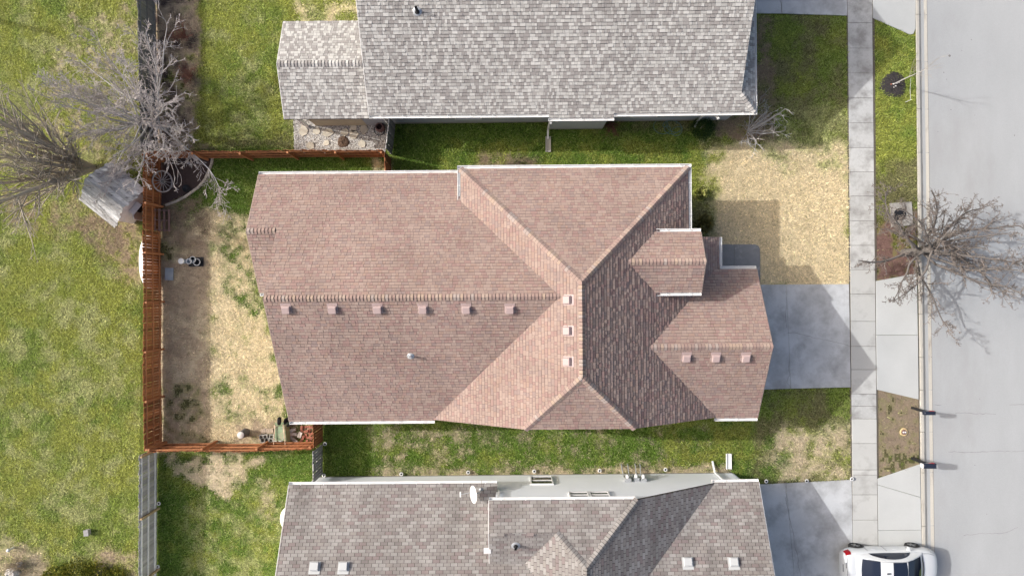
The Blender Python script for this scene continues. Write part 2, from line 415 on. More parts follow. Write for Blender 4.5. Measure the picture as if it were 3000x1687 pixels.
# share of the normal blade density in these places
THIN = [
    (PX((455, 640), (608, 690), (604, 1290), (640, 1310), (455, 1310)), 0.25),
    (PX((455, 445), (628, 455), (612, 504), (584, 548), (486, 602), (455, 612)), 0.0),
    (PX((440, -300), (575, -300), (560, 420), (440, 440)), 0.2),
    (PX((2560, 1120), (2700, 1150), (2700, 1380), (2560, 1410)), 0.12),
    (PX((2558, 640), (2690, 620), (2690, 835), (2558, 835)), 0.2),
    (PX((340, 640), (420, 620), (418, 900), (380, 880)), 0.4),
    (PX((690, 1240), (930, 1230), (930, 1310), (690, 1310)), 0.4),
    (PX((500, 1345), (640, 1330), (740, 1330), (690, 1410), (640, 1440), (560, 1420)), 0.5),
]

def turf(x, y):
    n = fbm(x, y, 0.5, 3)
    c = GREEN[None] + (YEL - GREEN)[None] * np.clip((n - 0.42) * 2.2, 0, 0.6)[:, None]
    for i, (poly, col, soft, wob, share, bs) in enumerate(PATCH):
        xs = [p[0] for p in poly]; ys = [p[1] for p in poly]
        ok = (x > min(xs) - 1) & (x < max(xs) + 1) & (y > min(ys) - 1) & (y < max(ys) + 1)
        if not ok.any(): continue
        xx, yy = x[ok], y[ok]
        d = sdist(poly, xx, yy) + (fbm(xx, yy, 1.5, 40 + i) - 0.5) * 4 * wob
        m = np.clip(d / soft + 0.5, 0, 1)
        if share < 0.999:
            q = .6 * fbm(xx, yy, bs * 1.6, 90 + i, 4) + .4 * fbm(xx, yy, bs * 6.0, 190 + i, 3)
            th = np.quantile(q, 1 - share) if len(q) > 20 else 0.5
            m = m * np.clip((q - th) / 0.14 + 0.5, 0, 1)
        c[ok] += (np.asarray(col)[None] - c[ok]) * m[:, None]
    return c

GX0, GX1, GY0, GY1, GS = -29.0, 19.80, -17.0, 17.0, 0.1
gx = np.arange(GX0, GX1 + 1e-6, GS); gy = np.arange(GY0, GY1 + 1e-6, GS)
NX, NY = len(gx), len(gy)
XX, YY = np.meshgrid(gx, gy, indexing='ij')
TURF = turf(XX.ravel(), YY.ravel()).reshape(NX, NY, 3)
gz = (fbm(XX.ravel(), YY.ravel(), 0.9, 700, 4) - 0.5) * 0.03
gv = np.stack([XX.ravel(), YY.ravel(), gz - 0.015], 1)
idx = np.arange(NX * NY).reshape(NX, NY)
gq = np.stack([idx[:-1, :-1], idx[1:, :-1], idx[1:, 1:], idx[:-1, 1:]], -1).reshape(-1, 4)
gcol = 0.25 * (TURF[:-1, :-1] + TURF[1:, :-1] + TURF[1:, 1:] + TURF[:-1, 1:]).reshape(-1, 3)
B = 220.0
far = np.array([(-B, -B, -.06), (GX0, -B, -.06), (GX0, B, -.06), (-B, B, -.06),
                (GX0, -B, -.06), (GX1, -B, -.06), (GX1, GY0, -.04), (GX0, GY0, -.04),
                (GX0, GY1, -.04), (GX1, GY1, -.04), (GX1, B, -.06), (GX0, B, -.06),
                (GX1, -B, -.2), (B, -B, -.2), (B, B, -.2), (GX1, B, -.2)])
fq = np.arange(16).reshape(4, 4) + len(gv)
ground = link('ground', fast_mesh('ground', np.vstack([gv, far]), np.vstack([gq, fq]),
              np.vstack([gcol * np.clip(.42 + .9 * (gcol[:, :1] - gcol[:, 1:2] > 0.02), .42, 1.0), np.tile(GREEN * 1.1, (4, 1))])), M_ground)
tag(ground, 'lawn soil and turf around the three houses', 'ground', kind='structure')

# ------------------------------------------------------------------ road, kerb, pavements, drives
def slab_thing(name, label, cat, slabs, material, z1=0.03, gap=0.007, bevel=0.008, part='slab', mats=None):
    t = empty(name, (0, 0, 0), 0, label, cat, kind='structure')
    for k, poly in enumerate(slabs):
        cx = sum(p[0] for p in poly) / len(poly); cy = sum(p[1] for p in poly) / len(poly)
        a = sum(poly[i][0] * poly[(i + 1) % len(poly)][1] - poly[(i + 1) % len(poly)][0] * poly[i][1] for i in range(len(poly)))
        if a < 0: poly = poly[::-1]
        def inset(d):
            out = []
            n = len(poly)
            for i in range(n):
                p0, p1, p2 = Vector(poly[i - 1]), Vector(poly[i]), Vector(poly[(i + 1) % n])
                e0, e1 = (p1 - p0).normalized(), (p2 - p1).normalized()
                n0, n1 = Vector((-e0.y, e0.x)), Vector((-e1.y, e1.x))
                b = (n0 + n1).normalized()
                out.append(p1 + b * d / max(0.3, b.dot(n0)))
            return [(q.x - cx, q.y - cy) for q in out]
        A, Bv = inset(gap), inset(gap + bevel)
        n = len(poly); z = z1 + random.uniform(-.004, .004)
        v = [(x, y, -0.12) for x, y in A] + [(x, y, z - bevel) for x, y in A] + [(x, y, z) for x, y in Bv]
        f = [(i, (i + 1) % n, n + (i + 1) % n, n + i) for i in range(n)] + [(n + i, n + (i + 1) % n, 2 * n + (i + 1) % n, 2 * n + i) for i in range(n)]
        f.append(tuple(range(2 * n, 3 * n)))
        mb = MB().add(v, f)
        o = mb.build(part, mats[k] if mats else material, t, (cx, cy, 0))
    return t

def cracks(parent, lines, z, w=0.02):
    for pts in lines:
        out = []
        for i in range(len(pts) - 1):
            a, b = Vector(P(*pts[i])), Vector(P(*pts[i + 1]))
            n = max(2, int((b - a).length / 0.15))
            for k in range(n): out.append(a.lerp(b, k / n) + Vector((random.uniform(-.03, .03), random.uniform(-.03, .03))))
        out.append(Vector(P(*pts[-1])))
        v, f = [], []
        for i, p in enumerate(out):
            d = (out[min(i + 1, len(out) - 1)] - out[max(i - 1, 0)]).normalized(); nn = Vector((-d.y, d.x)) * w * random.uniform(.25, .6)
            v += [(p.x + nn.x, p.y + nn.y, z), (p.x - nn.x, p.y - nn.y, z)]
            if i: f.append((2 * i - 2, 2 * i, 2 * i + 1, 2 * i - 1))
        MB().add(v, f).build('crack', M_crack, parent)

# pavement along the street: one slab after the other
jy = [-160, -80, -5, 68, 142, 215, 288, 360, 433, 504, 575, 647, 719, 790, 861, 941, 1014, 1082, 1153, 1189, 1226, 1298, 1375, 1390, 1448, 1522, 1595, 1668, 1742, 1815, 1890]
def walk_x(y): return 2482.5 + 0.0098 * y, 2554.5 + 0.0107 * y
sl, sm = [], []
for a, b in zip(jy[:-1], jy[1:]):
    (la, ra), (lb, rb) = walk_x(a), walk_x(b)
    sl.append(PX((la, a), (ra, a), (rb, b), (lb, b)))
    sm.append(M_walk_old if 0 < (a + b) / 2 < 820 or 1150 < (a + b) / 2 < 1250 else M_walk)
slab_thing('sidewalk', 'pale concrete sidewalk slabs along the street', 'sidewalk', sl, M_walk, 0.03, mats=sm)
bed = MB().prism(PX((2478, -170), (2560, -170), (2578, 1890), (2497, 1890)), -0.05, 0.008).build('joint_bed', M_joint)
tag(bed, 'dark soil in the joints of the sidewalk', 'joint', kind='structure')

d1 = slab_thing('driveway', 'grey concrete driveway in front of the red roofed garage', 'driveway',
                [PX((2170, 834), (2303, 833), (2316, 1138), (2190, 1142)), PX((2303, 833), (2487, 832), (2492, 1134), (2316, 1138))], M_conc, 0.028, 0.004)
cracks(d1, [[(2303, 975), (2325, 973), (2380, 988), (2440, 1000), (2488, 1013)], [(2316, 1138), (2305, 1120), (2312, 1096), (2311, 1060)], [(2303, 870), (2301, 905), (2304, 960)]], 0.034, 0.016)
d2 = slab_thing('driveway', 'grey concrete driveway of the lower house with the white car', 'driveway',
                [PX((2200, 1419), (2302, 1414), (2345, 1890), (2230, 1890)), PX((2302, 1414), (2495, 1404), (2502, 1890), (2345, 1890))], M_conc, 0.028, 0.004)
cracks(d2, [[(2302, 1414), (2303, 1470), (2316, 1530), (2330, 1600), (2344, 1687)]], 0.034, 0.016)
d3 = slab_thing('driveway', 'pale concrete driveway of the upper house at the top edge', 'driveway',
                [PX((2150, -160), (2282, -160), (2291, 41), (2150, 40)), PX((2282, -160), (2481, -160), (2482, 47), (2291, 41))], M_conc, 0.028, 0.004)
cracks(d3, [[(2283, 0), (2288, 20), (2291, 41)]], 0.034, 0.02)
slab_thing('driveway_apron', 'concrete driveway apron between sidewalk and kerb by the red roofed house', 'apron',
           [PX((2565, 823), (2620, 813), (2686, 800), (2689, 981), (2566, 981)), PX((2566, 981), (2689, 981), (2691, 1170), (2568, 1141))], M_apron, 0.028)
slab_thing('driveway_apron', 'concrete driveway apron beside the white car at the bottom', 'apron',
           [PX((2570, 1401), (2696, 1358), (2697, 1456), (2570.5, 1419)), PX((2570.5, 1419), (2697, 1456), (2699, 1551), (2572, 1552)), PX((2572, 1552), (2699, 1551), (2703, 1700), (2573.5, 1700)), PX((2573.5, 1700), (2703, 1700), (2705, 1890), (2575.5, 1890))], M_apron, 0.028)
slab_thing('driveway_apron', 'bright new concrete apron at the top edge of the street', 'apron',
           [PX((2556, -10), (2665, -45), (2682, -45), (2682, 85), (2676, 100), (2666, 103), (2556, 54)), PX((2556, -120), (2681, -120), (2682, -45), (2665, -45), (2556, -10))], M_apron, 0.028)

slab_thing('porch_slab', 'grey concrete porch slab between the red roof and the straw lawn', 'path',
           [PX((2060, 716), (2150, 716), (2150, 800), (2060, 800)), PX((2150, 716), (2212, 716), (2221, 720), (2226, 730), (2226, 832), (2200, 834), (2195, 800), (2150, 800))], M_stoop, 0.05, 0.004)
road = MB().prism([(20.0, -200), (30.0, -200), (30.0, 200), (20.0, 200)], -0.25, -0.060).build('road', M_road)
tag(road, 'pale grey residential street surface', 'road', kind='structure')
rc = empty('road_cracks', (0, 0, 0), 0, 'thin dark cracks crossing the street', 'crack', kind='structure')
cracks(rc, [[(2780, 1322), (2830, 1326), (2900, 1323), (3010, 1322)], [(2825, 1568), (2870, 1563), (2940, 1562), (2985, 1545)], [(2742, 1186), (2760, 1186)], [(2800, 1210), (2920, 1213)], [(2960, 1186), (3010, 1183)]], -0.056, 0.018)
for px, py, r in ((2782, 164, .06), (2846, 117, .025), (2765, 213, .03), (2773, 233, .02), (2818, 149, .02), (2786, 322, .025), (2856, 338, .02), (2748, 386, .02), (2972, 397, .03), (2856, 1362, .02), (2870, 1168, .02), (2838, 1278, .015), (2891, 1505, .02)):
    x, y = P(px, py, -.06)
    MB().lathe([(r, 0), (r * .6, .004), (0.001, .004)], 9, (x, y, -.06)).build('tar_spot', M_crack, rc)

kerb = empty('kerb', (0, 0, 0), 0, 'rolled concrete kerb and gutter along the street', 'kerb', kind='structure')
def kerb_x(y): return 2682 + 0.0118 * y, 2717 + 0.0138 * y
kj = [-200, 43, 180, 320, 447, 600, 760, 920, 1046, 1142, 1265, 1384, 1540, 1700, 1900]
for a, b in zip(kj[:-1], kj[1:]):
    v, f = [], []
    prof = [(0.0, -.2), (0.0, .015), (0.04, .025), (0.24, .022), (0.34, -.005), (0.46, -.05), (0.55, -.066), (1.0, -.052), (1.0, -.2)]
    g = 0.7
    for k, yy in enumerate((a + g, b - g)):
        l, r_ = kerb_x(yy)
        (xl, yl), (xr, yr) = P(l, yy), P(r_, yy)
        v += [(xl + (xr - xl) * t, yl + (yr - yl) * t, z) for t, z in prof]
    n = len(prof)
    f = [(i, n + i, n + i + 1, i + 1) for i in range(n - 1)] + [tuple(range(n)), tuple(range(2 * n - 1, n - 1, -1))]
    MB().add(v, f).build('kerb_stone', M_kerb, kerb)
seam = MB().prism([P(kerb_x(-200)[1] - 2, -200), P(kerb_x(-200)[1] + 1.2, -200), P(kerb_x(1900)[1] + 1.2, 1900), P(kerb_x(1900)[1] - 2, 1900)], -.2, -.0555).build('tar_seam', M_crack, kerb)

# ------------------------------------------------------------------ houses
EXPO = 0.143
def clip_rect(poly, u0, u1, s0, s1):
    for ax, lim, sg in ((0, u0, 1), (0, u1, -1), (1, s0, 1), (1, s1, -1)):
        out = []
        n = len(poly)
        for i in range(n):
            p, q = poly[i], poly[(i + 1) % n]
            dp, dq = (p[ax] - lim) * sg, (q[ax] - lim) * sg
            if dp >= 0: out.append(p)
            if (dp >= 0) != (dq >= 0):
                t = dp / (dp - dq)
                out.append((p[0] + (q[0] - p[0]) * t, p[1] + (q[1] - p[1]) * t))
        poly = out
        if len(poly) < 3: return None
    a = 0
    for i in range(len(poly)):
        p, q = poly[i], poly[(i + 1) % len(poly)]; a += p[0] * q[1] - q[0] * p[1]
    if abs(a) < 2e-4: return None
    return poly if a > 0 else poly[::-1]

class Face:
    """one roof plane: plan polygon, downhill direction, height z0 on the line through (x0, y0), rise p"""
    def __init__(s, poly, down, ref, p, first=0.0):
        s.poly = poly; s.d = Vector(down); s.ref = ref; s.p = p; s.first = first
        s.U = Vector((-s.d.y, s.d.x))                      # along the courses
    def z(s, x, y): return s.ref[2] - s.p * ((x - s.ref[0]) * s.d.x + (y - s.ref[1]) * s.d.y)
    def us(s, x, y): return (x * s.U.x + y * s.U.y, -(x * s.d.x + y * s.d.y))
    def xy(s, u, t): return (u * s.U.x - t * s.d.x, u * s.U.y - t * s.d.y)

def roof(house, faces, material, style, palette, caps, cap_pal, seed, deck_t=0.14):
    rng = random.Random(seed)
    deck = MB()
    for fc in faces:
        n = len(fc.poly)
        deck.prism(fc.poly, lambda x, y, fc=fc: fc.z(x, y) - deck_t, lambda x, y, fc=fc: fc.z(x, y) - 0.012)
    ro = deck.build('roof', M_deck, house)
    full, bulk = [], MB()
    for fc in faces:
        us = [fc.us(*p) for p in fc.poly]
        k = math.sqrt(1 + fc.p ** 2)
        es = EXPO / k
        umin, umax = min(p[0] for p in us), max(p[0] for p in us)
        smin, smax = min(p[1] for p in us), max(p[1] for p in us)
        nrm = Vector((fc.d.x * fc.p, fc.d.y * fc.p, 1)).normalized()
        row = 0
        s = smin
        while s < smax:
            u = umin - (rng.random() * 0.3 if style != 'three' else (0.152 * (row % 2) + 0.01 * rng.random()))
            prev = None
            while u < umax:
                if style == 'three': w = 0.304
                elif style == 'grey': w = rng.choice((0.09, 0.11, 0.13, 0.15, 0.18, 0.24))
                else: w = rng.choice((0.11, 0.13, 0.16, 0.18, 0.22, 0.28))
                gap = 0.016 if style == 'three' else 0.005
                pc = clip_rect(us, u + gap / 2, u + w - gap / 2, s, min(s + es, smax + 1))
                if pc:
                    x, y = fc.xy(u, s)
                    ti = style_tone(style, rng, x, y)
                    if prev is not None and style != 'three' and ti == prev and rng.random() < 0.5: ti = (ti + rng.choice((1, 2))) % len(palette)
                    prev = ti
                    th = 0.014 if style == 'three' else rng.choice((0.012, 0.026))
                    whole = len(pc) == 4 and abs(pc[0][0] - pc[2][0]) > w - gap - 0.002 and s + es < smax
                    shade_band = .12 if style == 'three' else rng.choice((.17, .22, .27)) if style == 'red' else rng.choice((.05, .2, .24))  # share of each tab darkened at its top, a painted butt shadow
                    rec = (fc, pc, u, s, w, gap, es, ti, th, nrm, k, shade_band)
                    if whole: full.append((w * (H / (H - fc.z(x, y))), len(full), rec))
                    else: put(bulk, rec, palette)
                u += w
            s += es; row += 1
    full.sort(key=lambda t: (-round(t[0], 2), (t[1] * 7919) % 10007))
    cache = {}
    for j, (_, _, rec) in enumerate(full):
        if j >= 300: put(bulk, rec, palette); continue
        fc, pc, u, s, w, gap, es, ti, th, nrm, k, shade_band = rec
        key = (round(w, 3), ti, th, shade_band)
        if key not in cache:
            m = MB()
            e = EXPO
            a, b = gap / 2, w - gap / 2
            k1 = 1 - shade_band
            zm = th + (.0015 - th) * k1
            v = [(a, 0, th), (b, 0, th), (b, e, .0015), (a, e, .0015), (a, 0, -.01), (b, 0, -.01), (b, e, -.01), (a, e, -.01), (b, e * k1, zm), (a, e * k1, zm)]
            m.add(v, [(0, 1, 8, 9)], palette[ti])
            m.add(v, [(9, 8, 2, 3)], [q * .58 for q in palette[ti]])  # butt shadow of the next course put into the upper strip's colour
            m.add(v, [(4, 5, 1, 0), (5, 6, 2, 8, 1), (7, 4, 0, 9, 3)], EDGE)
            cache[key] = m.mesh('shingle'); cache[key].materials.append(material)
        x, y = fc.xy(u, s)
        up = Vector((-fc.d.x, -fc.d.y, fc.p)).normalized()
        U = Vector((fc.U.x, fc.U.y, 0))
        # courses run along U with the butt edge downhill; keep the frame right handed
        N3 = U.cross(up)
        if N3.z < 0: N3 = -N3
        Mx = Matrix(((U.x, up.x, N3.x, x), (U.y, up.y, N3.y, y), (U.z, up.z, N3.z, fc.z(x, y)), (0, 0, 0, 1)))
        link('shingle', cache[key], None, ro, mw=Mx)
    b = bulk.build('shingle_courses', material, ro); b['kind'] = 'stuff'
    # ridge and hip caps
    for (p0, p1, n0, n1) in caps:
        p0, p1 = Vector(p0), Vector(p1)
        d = (p1 - p0).normalized()
        L = (p1 - p0).length
        nc = max(1, int(L / EXPO))
        e = L / nc
        def sidev(nn):
            nn = Vector(nn).normalized(); q = d.cross(nn).normalized()
            return -q if q.z > 0 else q
        a, c = sidev(n0), sidev(n1)
        if a.dot(c) > 0.6: c = -c
        up = (Vector(n0).normalized() + Vector(n1).normalized()).normalized()
        meshes = []
        for tone in cap_pal:
            m = MB(); v = []
            for t, h in ((0, 0.052), (e * .8, 0.028), (e * 1.02, 0.022)):
                q = d * t
                v += [q + a * 0.155 + up * (h - .016), q + a * 0.08 + up * h, q + up * (h + .008), q + c * 0.08 + up * h, q + c * 0.155 + up * (h - .016)]
            v += [p - up * 0.06 for p in v[:5]] + [p - up * 0.04 for p in v[10:15]]
            m.add(v, [(k, k + 1, k + 6, k + 5) for k in range(4)], tone)
            m.add(v, [(k, k + 1, k + 6, k + 5) for k in range(5, 9)], [q * .5 for q in tone])  # thin end darkened: the neighbouring cap's shadow painted into its tone
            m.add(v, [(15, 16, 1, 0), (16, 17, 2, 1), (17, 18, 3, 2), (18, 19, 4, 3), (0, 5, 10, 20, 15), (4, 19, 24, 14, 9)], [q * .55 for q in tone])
            me = m.mesh('ridge_cap'); me.materials.append(material); meshes.append(me)
        for i in range(nc):
            link('ridge_cap', rng.choice(meshes), None, ro, loc=p0 + d * e * i)
    return ro

def put(bulk, rec, palette):
    fc, pc, u, s, w, gap, es, ti, th, nrm, k, shade_band = rec
    flip = (fc.U.x * -fc.d.y - fc.U.y * -fc.d.x) < 0       # plan orientation of (u, s) may be mirrored
    def at(a, t, low=False):
        x, y = fc.xy(a, t)
        h = -.01 if low else th + (0.0015 - th) * (t - s) / es
        return Vector((x, y, fc.z(x, y))) + nrm * h
    cut = s + es * (1 - shade_band)
    for lo, hi, col in ((s - 1, cut, palette[ti]), (cut, s + es + 1, [q * .58 for q in palette[ti]])):  # upper strip gets a darker tone, painting in the butt shadow
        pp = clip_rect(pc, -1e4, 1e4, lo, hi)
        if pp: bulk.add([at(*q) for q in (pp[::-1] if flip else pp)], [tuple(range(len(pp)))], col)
    n = len(pc)
    v = [at(*q) for q in pc] + [at(*q, True) for q in pc]
    fs = [((i + 1) % n, i, n + i, n + (i + 1) % n) for i in range(n)]
    bulk.add(v, [tuple(reversed(f)) for f in fs] if flip else fs, EDGE)

def style_tone(style, rng, x, y):
    if style == 'grey': return rng.choice((0, 0, 0, 1, 1, 2, 3, 3, 4, 4))
    if style == 'three':
        return rng.choice((0, 0, 1, 1, 2, 2, 3, 4, 5))
    return rng.choice((0, 0, 0, 1, 1, 2, 3, 4, 5, 6))

PAL_RED = [(0.345, 0.258, 0.222), (0.365, 0.278, 0.240), (0.325, 0.240, 0.210), (0.315, 0.212, 0.190), (0.330, 0.226, 0.202), (0.300, 0.228, 0.208), (0.345, 0.245, 0.205)]
PAL_REDCAP = [(0.385, 0.300, 0.255), (0.345, 0.255, 0.222), (0.31, 0.228, 0.205), (0.395, 0.300, 0.240), (0.365, 0.305, 0.278), (0.325, 0.232, 0.205)]
PAL_GREY = [(0.52, 0.51, 0.488), (0.45, 0.44, 0.42), (0.38, 0.368, 0.352), (0.305, 0.287, 0.276), (0.335, 0.318, 0.306)]
PAL_GREYCAP = [(0.50, 0.49, 0.475), (0.38, 0.37, 0.36), (0.28, 0.265, 0.26)]
PAL_THREE = [(0.275, 0.257, 0.245), (0.25, 0.23, 0.219), (0.315, 0.30, 0.287), (0.215, 0.193, 0.186), (0.235, 0.196, 0.190), (0.262, 0.240, 0.225)]
EDGE = (0.035, 0.03, 0.028)

def nrm_of(fc): return (fc.d.x * fc.p, fc.d.y * fc.p, 1)

def gutter(house, a, b, z, out, brackets=True, w=0.125, ends=True, name='gutter'):
    """open white trough from a to b (plan points); out = unit vector away from the wall"""
    a, b, out = Vector(a), Vector(b), Vector(out)
    d = (b - a).normalized(); L = (b - a).length
    prof = [(0.0, 0.0), (0.0, -0.11), (w - 0.02, -0.11), (w, -0.02), (w, 0.0), (w - 0.022, 0.0), (w - 0.022, -0.02), (w - 0.035, -0.098), (0.012, -0.098), (0.012, 0.0)]
    v = []
    for t in (0, L):
        for o, h in prof: q = a + d * t + out * o; v.append((q.x, q.y, z + h))
    n = len(prof)
    f = [(i, (i + 1) % n, n + (i + 1) % n, n + i) for i in range(n)] + [tuple(range(n)), tuple(range(2 * n - 1, n - 1, -1))]
    m = MB().add(v, f)
    if ends:
        for t in (0.006, L - 0.006):
            q = a + d * t + out * (w / 2)
            m.box((q.x, q.y, z - .055), (0.012, w, 0.11), math.atan2(d.y, d.x))
    g = m.build(name, M_white, house)
    if brackets:
        nb = max(1, int(L / 0.95))
        me = MB().box((0, 0, 0), (0.03, w + 0.02, 0.012)).mesh('bracket'); me.materials.append(M_white)
        for i in range(nb):
            q = a + d * (L * (i + 0.5) / nb) + out * (w / 2)
            link('bracket', me, None, g, mw=Matrix.Translation((q.x, q.y, z + 0.007)) @ Matrix.Rotation(math.atan2(d.y, d.x), 4, 'Z'))
    return g

def lap_wall(a, b, z0, z1, out, lap=0.115, name='wall', material=None, house=None, ztop=None):
    """lap siding sheet between plan points; ztop(t) gives the slanted upper edge in metres"""
    a, b, out = Vector(a), Vector(b), Vector(out)
    d = b - a
    m = MB()
    n = int((z1 - z0) / lap + 0.99)
    for i in range(n):
        za, zb = z0 + i * lap, min(z0 + (i + 1) * lap, z1)
        t0, t1 = 0.0, 1.0
        if ztop:
            ts = [k / 60 for k in range(61) if ztop(k / 60) >= (za + zb) / 2]
            if not ts: continue
            t0, t1 = ts[0], ts[-1]
        p, q = a + d * t0, a + d * t1
        o1, o2 = out * 0.014, out * 0.001
        v = [(p.x + o1.x, p.y + o1.y, za), (q.x + o1.x, q.y + o1.y, za), (q.x + o2.x, q.y + o2.y, zb), (p.x + o2.x, p.y + o2.y, zb),
             (p.x - out.x * .02, p.y - out.y * .02, za), (q.x - out.x * .02, q.y - out.y * .02, za), (q.x - out.x * .02, q.y - out.y * .02, zb), (p.x - out.x * .02, p.y - out.y * .02, zb)]
        m.add(v, [(0, 1, 2, 3), (4, 5, 1, 0), (7, 6, 5, 4)])
    return m.build(name, material, house)

def box_vent(house, x, y, fc, material, size=0.33):
    """square attic vent: flashing, neck and sloping hood, downhill side open"""
    z = fc.z(x, y)
    nrm = Vector(nrm_of(fc)).normalized(); up = Vector((-fc.d.x, -fc.d.y, fc.p)).normalized()
    U = up.cross(nrm)
    Mx = Matrix(((U.x, up.x, nrm.x, x), (U.y, up.y, nrm.y, y), (U.z, up.z, nrm.z, z), (0, 0, 0, 1)))
    h = size / 2
    fl = MB().box((0, 0.04, 0.018), (size * 1.28, size * 1.35, 0.006)).build('roof_vent', material, house, mw=Mx)
    m = MB()
    m.box((0, 0, 0.06), (size * 0.62, size * 0.62, 0.09))
    m.build('vent_neck', M_black, fl)
    hd = MB()
    v = [(-h, -h, .10), (h, -h, .10), (h, h, .07), (-h, h, .07), (-h * .86, -h * .86, .17), (h * .86, -h * .86, .17), (h * .86, h * .7, .15), (-h * .86, h * .7, .15)]
    hd.add(v, [(3, 2, 1, 0), (4, 5, 6, 7), (0, 1, 5, 4), (1, 2, 6, 5), (2, 3, 7, 6), (3, 0, 4, 7)])
    hd.build('vent_hood', material, fl)
    return fl

def pipe_vent(house, x, y, fc, material, r=0.045, h=0.35):
    z = fc.z(x, y)
    p = MB().lathe([(r * 2.0, 0.02), (r * 1.2, .08), (r, .09), (r, h), (r * .75, h), (r * .75, h - .12), (0.001, h - .12)], 12, (x, y, z - 0.02)).build('vent_pipe', material, house)
    nrm = Vector(nrm_of(fc)).normalized()
    MB().lathe([(r * 3.2, 0.012), (r * 3.0, .022), (r * 1.5, .03)], 14, (x, y, z), nrm.to_track_quat('Z', 'Y').to_matrix().to_4x4()).build('flashing', M_metal, p)
    return p

def downspout(house, pts, r=0.035, name='downspout'):
    m = MB()
    for i in range(len(pts) - 1):
        a, b = Vector(pts[i]), Vector(pts[i + 1])
        d = b - a
        m.box((a + b) / 2, (0.085, 0.06, d.length + 0.04), M=d.to_track_quat('Z', 'Y').to_matrix().to_4x4())
    return m.build(name, M_white, house)

# ---- the red roofed house in the middle
house = empty('suburban_house', (0, 0, 0), 0, 'house with a brownish red shingle roof in the middle', 'house')
p = 0.56
fN = Face([(-11.25, 5.13), (-2.2, 5.13), (-2.2, 3.77), (1.93, -.35), (-9.97, -.35), (-9.97, 2.5), (-11.25, 2.5)], (0, 1), (0, 5.13, 2.9), p)
fS = Face([(-9.97, -.35), (1.93, -.35), (-3.57, -5.86), (-9.97, -5.86)], (0, -1), (0, -5.86, 2.883), p)
fSub = Face([(-11.25, 2.5), (-9.9, 2.5), (-9.9, -.13), (-11.25, -.13)], (0, -1), (0, 2.5, 4.373), p)
fW = Face([(-2.2, 5.18), (-2.2, 3.77), (1.93, -.35), (-3.55, -5.83), (.48, -5.83), (2.75, -3.56), (2.75, .23)], (-1, 0), (-3.55, 0, 2.9), p)
fH = Face([(-2.2, 5.18), (7.7, 5.18), (2.75, .23)], (0, 1), (0, 5.18, 3.66), p)
fE = Face([(7.7, 5.18), (2.75, .23), (2.75, -3.56), (5.02, -5.83), (9.05, -5.83), (5.75, -2.53), (9.05, .75), (9.28, .75), (9.28, 2.19), (7.7, 2.19)], (1, 0), (2.75, 0, 6.428), p)
fJ = Face([(2.75, -3.56), (.48, -5.83), (5.02, -5.83)], (0, -1), (2.75, -3.56, 6.428), p)
fGN = Face([(5.75, -2.53), (10.9, -2.53), (10.9, .76), (9.05, .76)], (0, 1), (0, .76, 2.905), p)
fGS = Face([(5.75, -2.53), (10.9, -2.53), (10.9, -5.86), (9.06, -5.86)], (0, -1), (0, -5.86, 2.885), p)
fDN = Face([(4.75, 1.03), (7.97, 1.03), (7.97, 2.3), (6.02, 2.3)], (0, 1), (0, 2.3, 4.60), p)
fDS = Face([(4.75, 1.03), (7.97, 1.03), (7.97, -.24), (6.02, -.24)], (0, -1), (0, -.24, 4.60), p)
RF = [fN, fS, fSub, fW, fH, fE, fJ, fGN, fGS, fDN, fDS]
nr = nrm_of
zr = fW.z(2.75, 0)
caps = [((1.9, -.35, 5.97), (-9.97, -.35, 5.97), nr(fN), nr(fS)),
        ((-10.02, 2.5, 4.373), (-11.25, 2.5, 4.373), nr(fN), nr(fSub)),
        ((-2.2, 5.18, 3.66), (2.75, .23, zr), nr(fW), nr(fH)), ((7.7, 5.18, 3.66), (2.75, .23, zr), nr(fE), nr(fH)),
        ((2.75, .23, zr), (2.75, -3.56, zr), nr(fW), nr(fE)),
        ((.48, -5.83, fJ.z(0, -5.83)), (2.75, -3.56, zr), nr(fW), nr(fJ)), ((5.02, -5.83, fJ.z(0, -5.83)), (2.75, -3.56, zr), nr(fE), nr(fJ)),
        ((10.9, -2.53, 4.75), (5.75, -2.53, 4.75), nr(fGN), nr(fGS)), ((7.97, 1.03, 5.31), (4.75, 1.03, 5.31), nr(fDN), nr(fDS))]
roof(house, RF, M_red, 'red', PAL_RED, caps, PAL_REDCAP, 3)
# walls: one closed shell under the eaves, then gable ends
wl = MB()
def wall_run(m, pts, z0, z1, t=0.15):
    for i in range(len(pts) - 1):
        a, b = Vector(pts[i]), Vector(pts[i + 1]); c = (a + b) / 2; d = b - a
        m.box((c.x, c.y, (z0 + z1) / 2), (d.length - 0.01, t, z1 - z0), math.atan2(d.y, d.x))
wall_run(wl, [(-9.6, -5.4), (10.5, -5.4)], -.05, 2.72)
wall_run(wl, [(10.5, -5.3), (10.5, .3)], -.05, 2.72)
wall_run(wl, [(10.5, .3), (7.3, .3)], -.05, 2.72)
wall_run(wl, [(7.3, .4), (7.3, 4.7)], -.05, 3.3)
wall_run(wl, [(7.2, 4.75), (-1.8, 4.75)], -.05, 3.4)
wall_run(wl, [(-1.8, 4.65), (-10.9, 4.65)], -.05, 2.74)
wall_run(wl, [(-10.9, 4.5), (-10.9, .2)], -.05, 2.74)
wall_run(wl, [(-10.9, .2), (-9.6, .2)], -.05, 2.74)
wall_run(wl, [(-9.6, .1), (-9.6, -5.3)], -.05, 2.72)
wl.build('wall', M_brick_wall, house)
gb = MB()
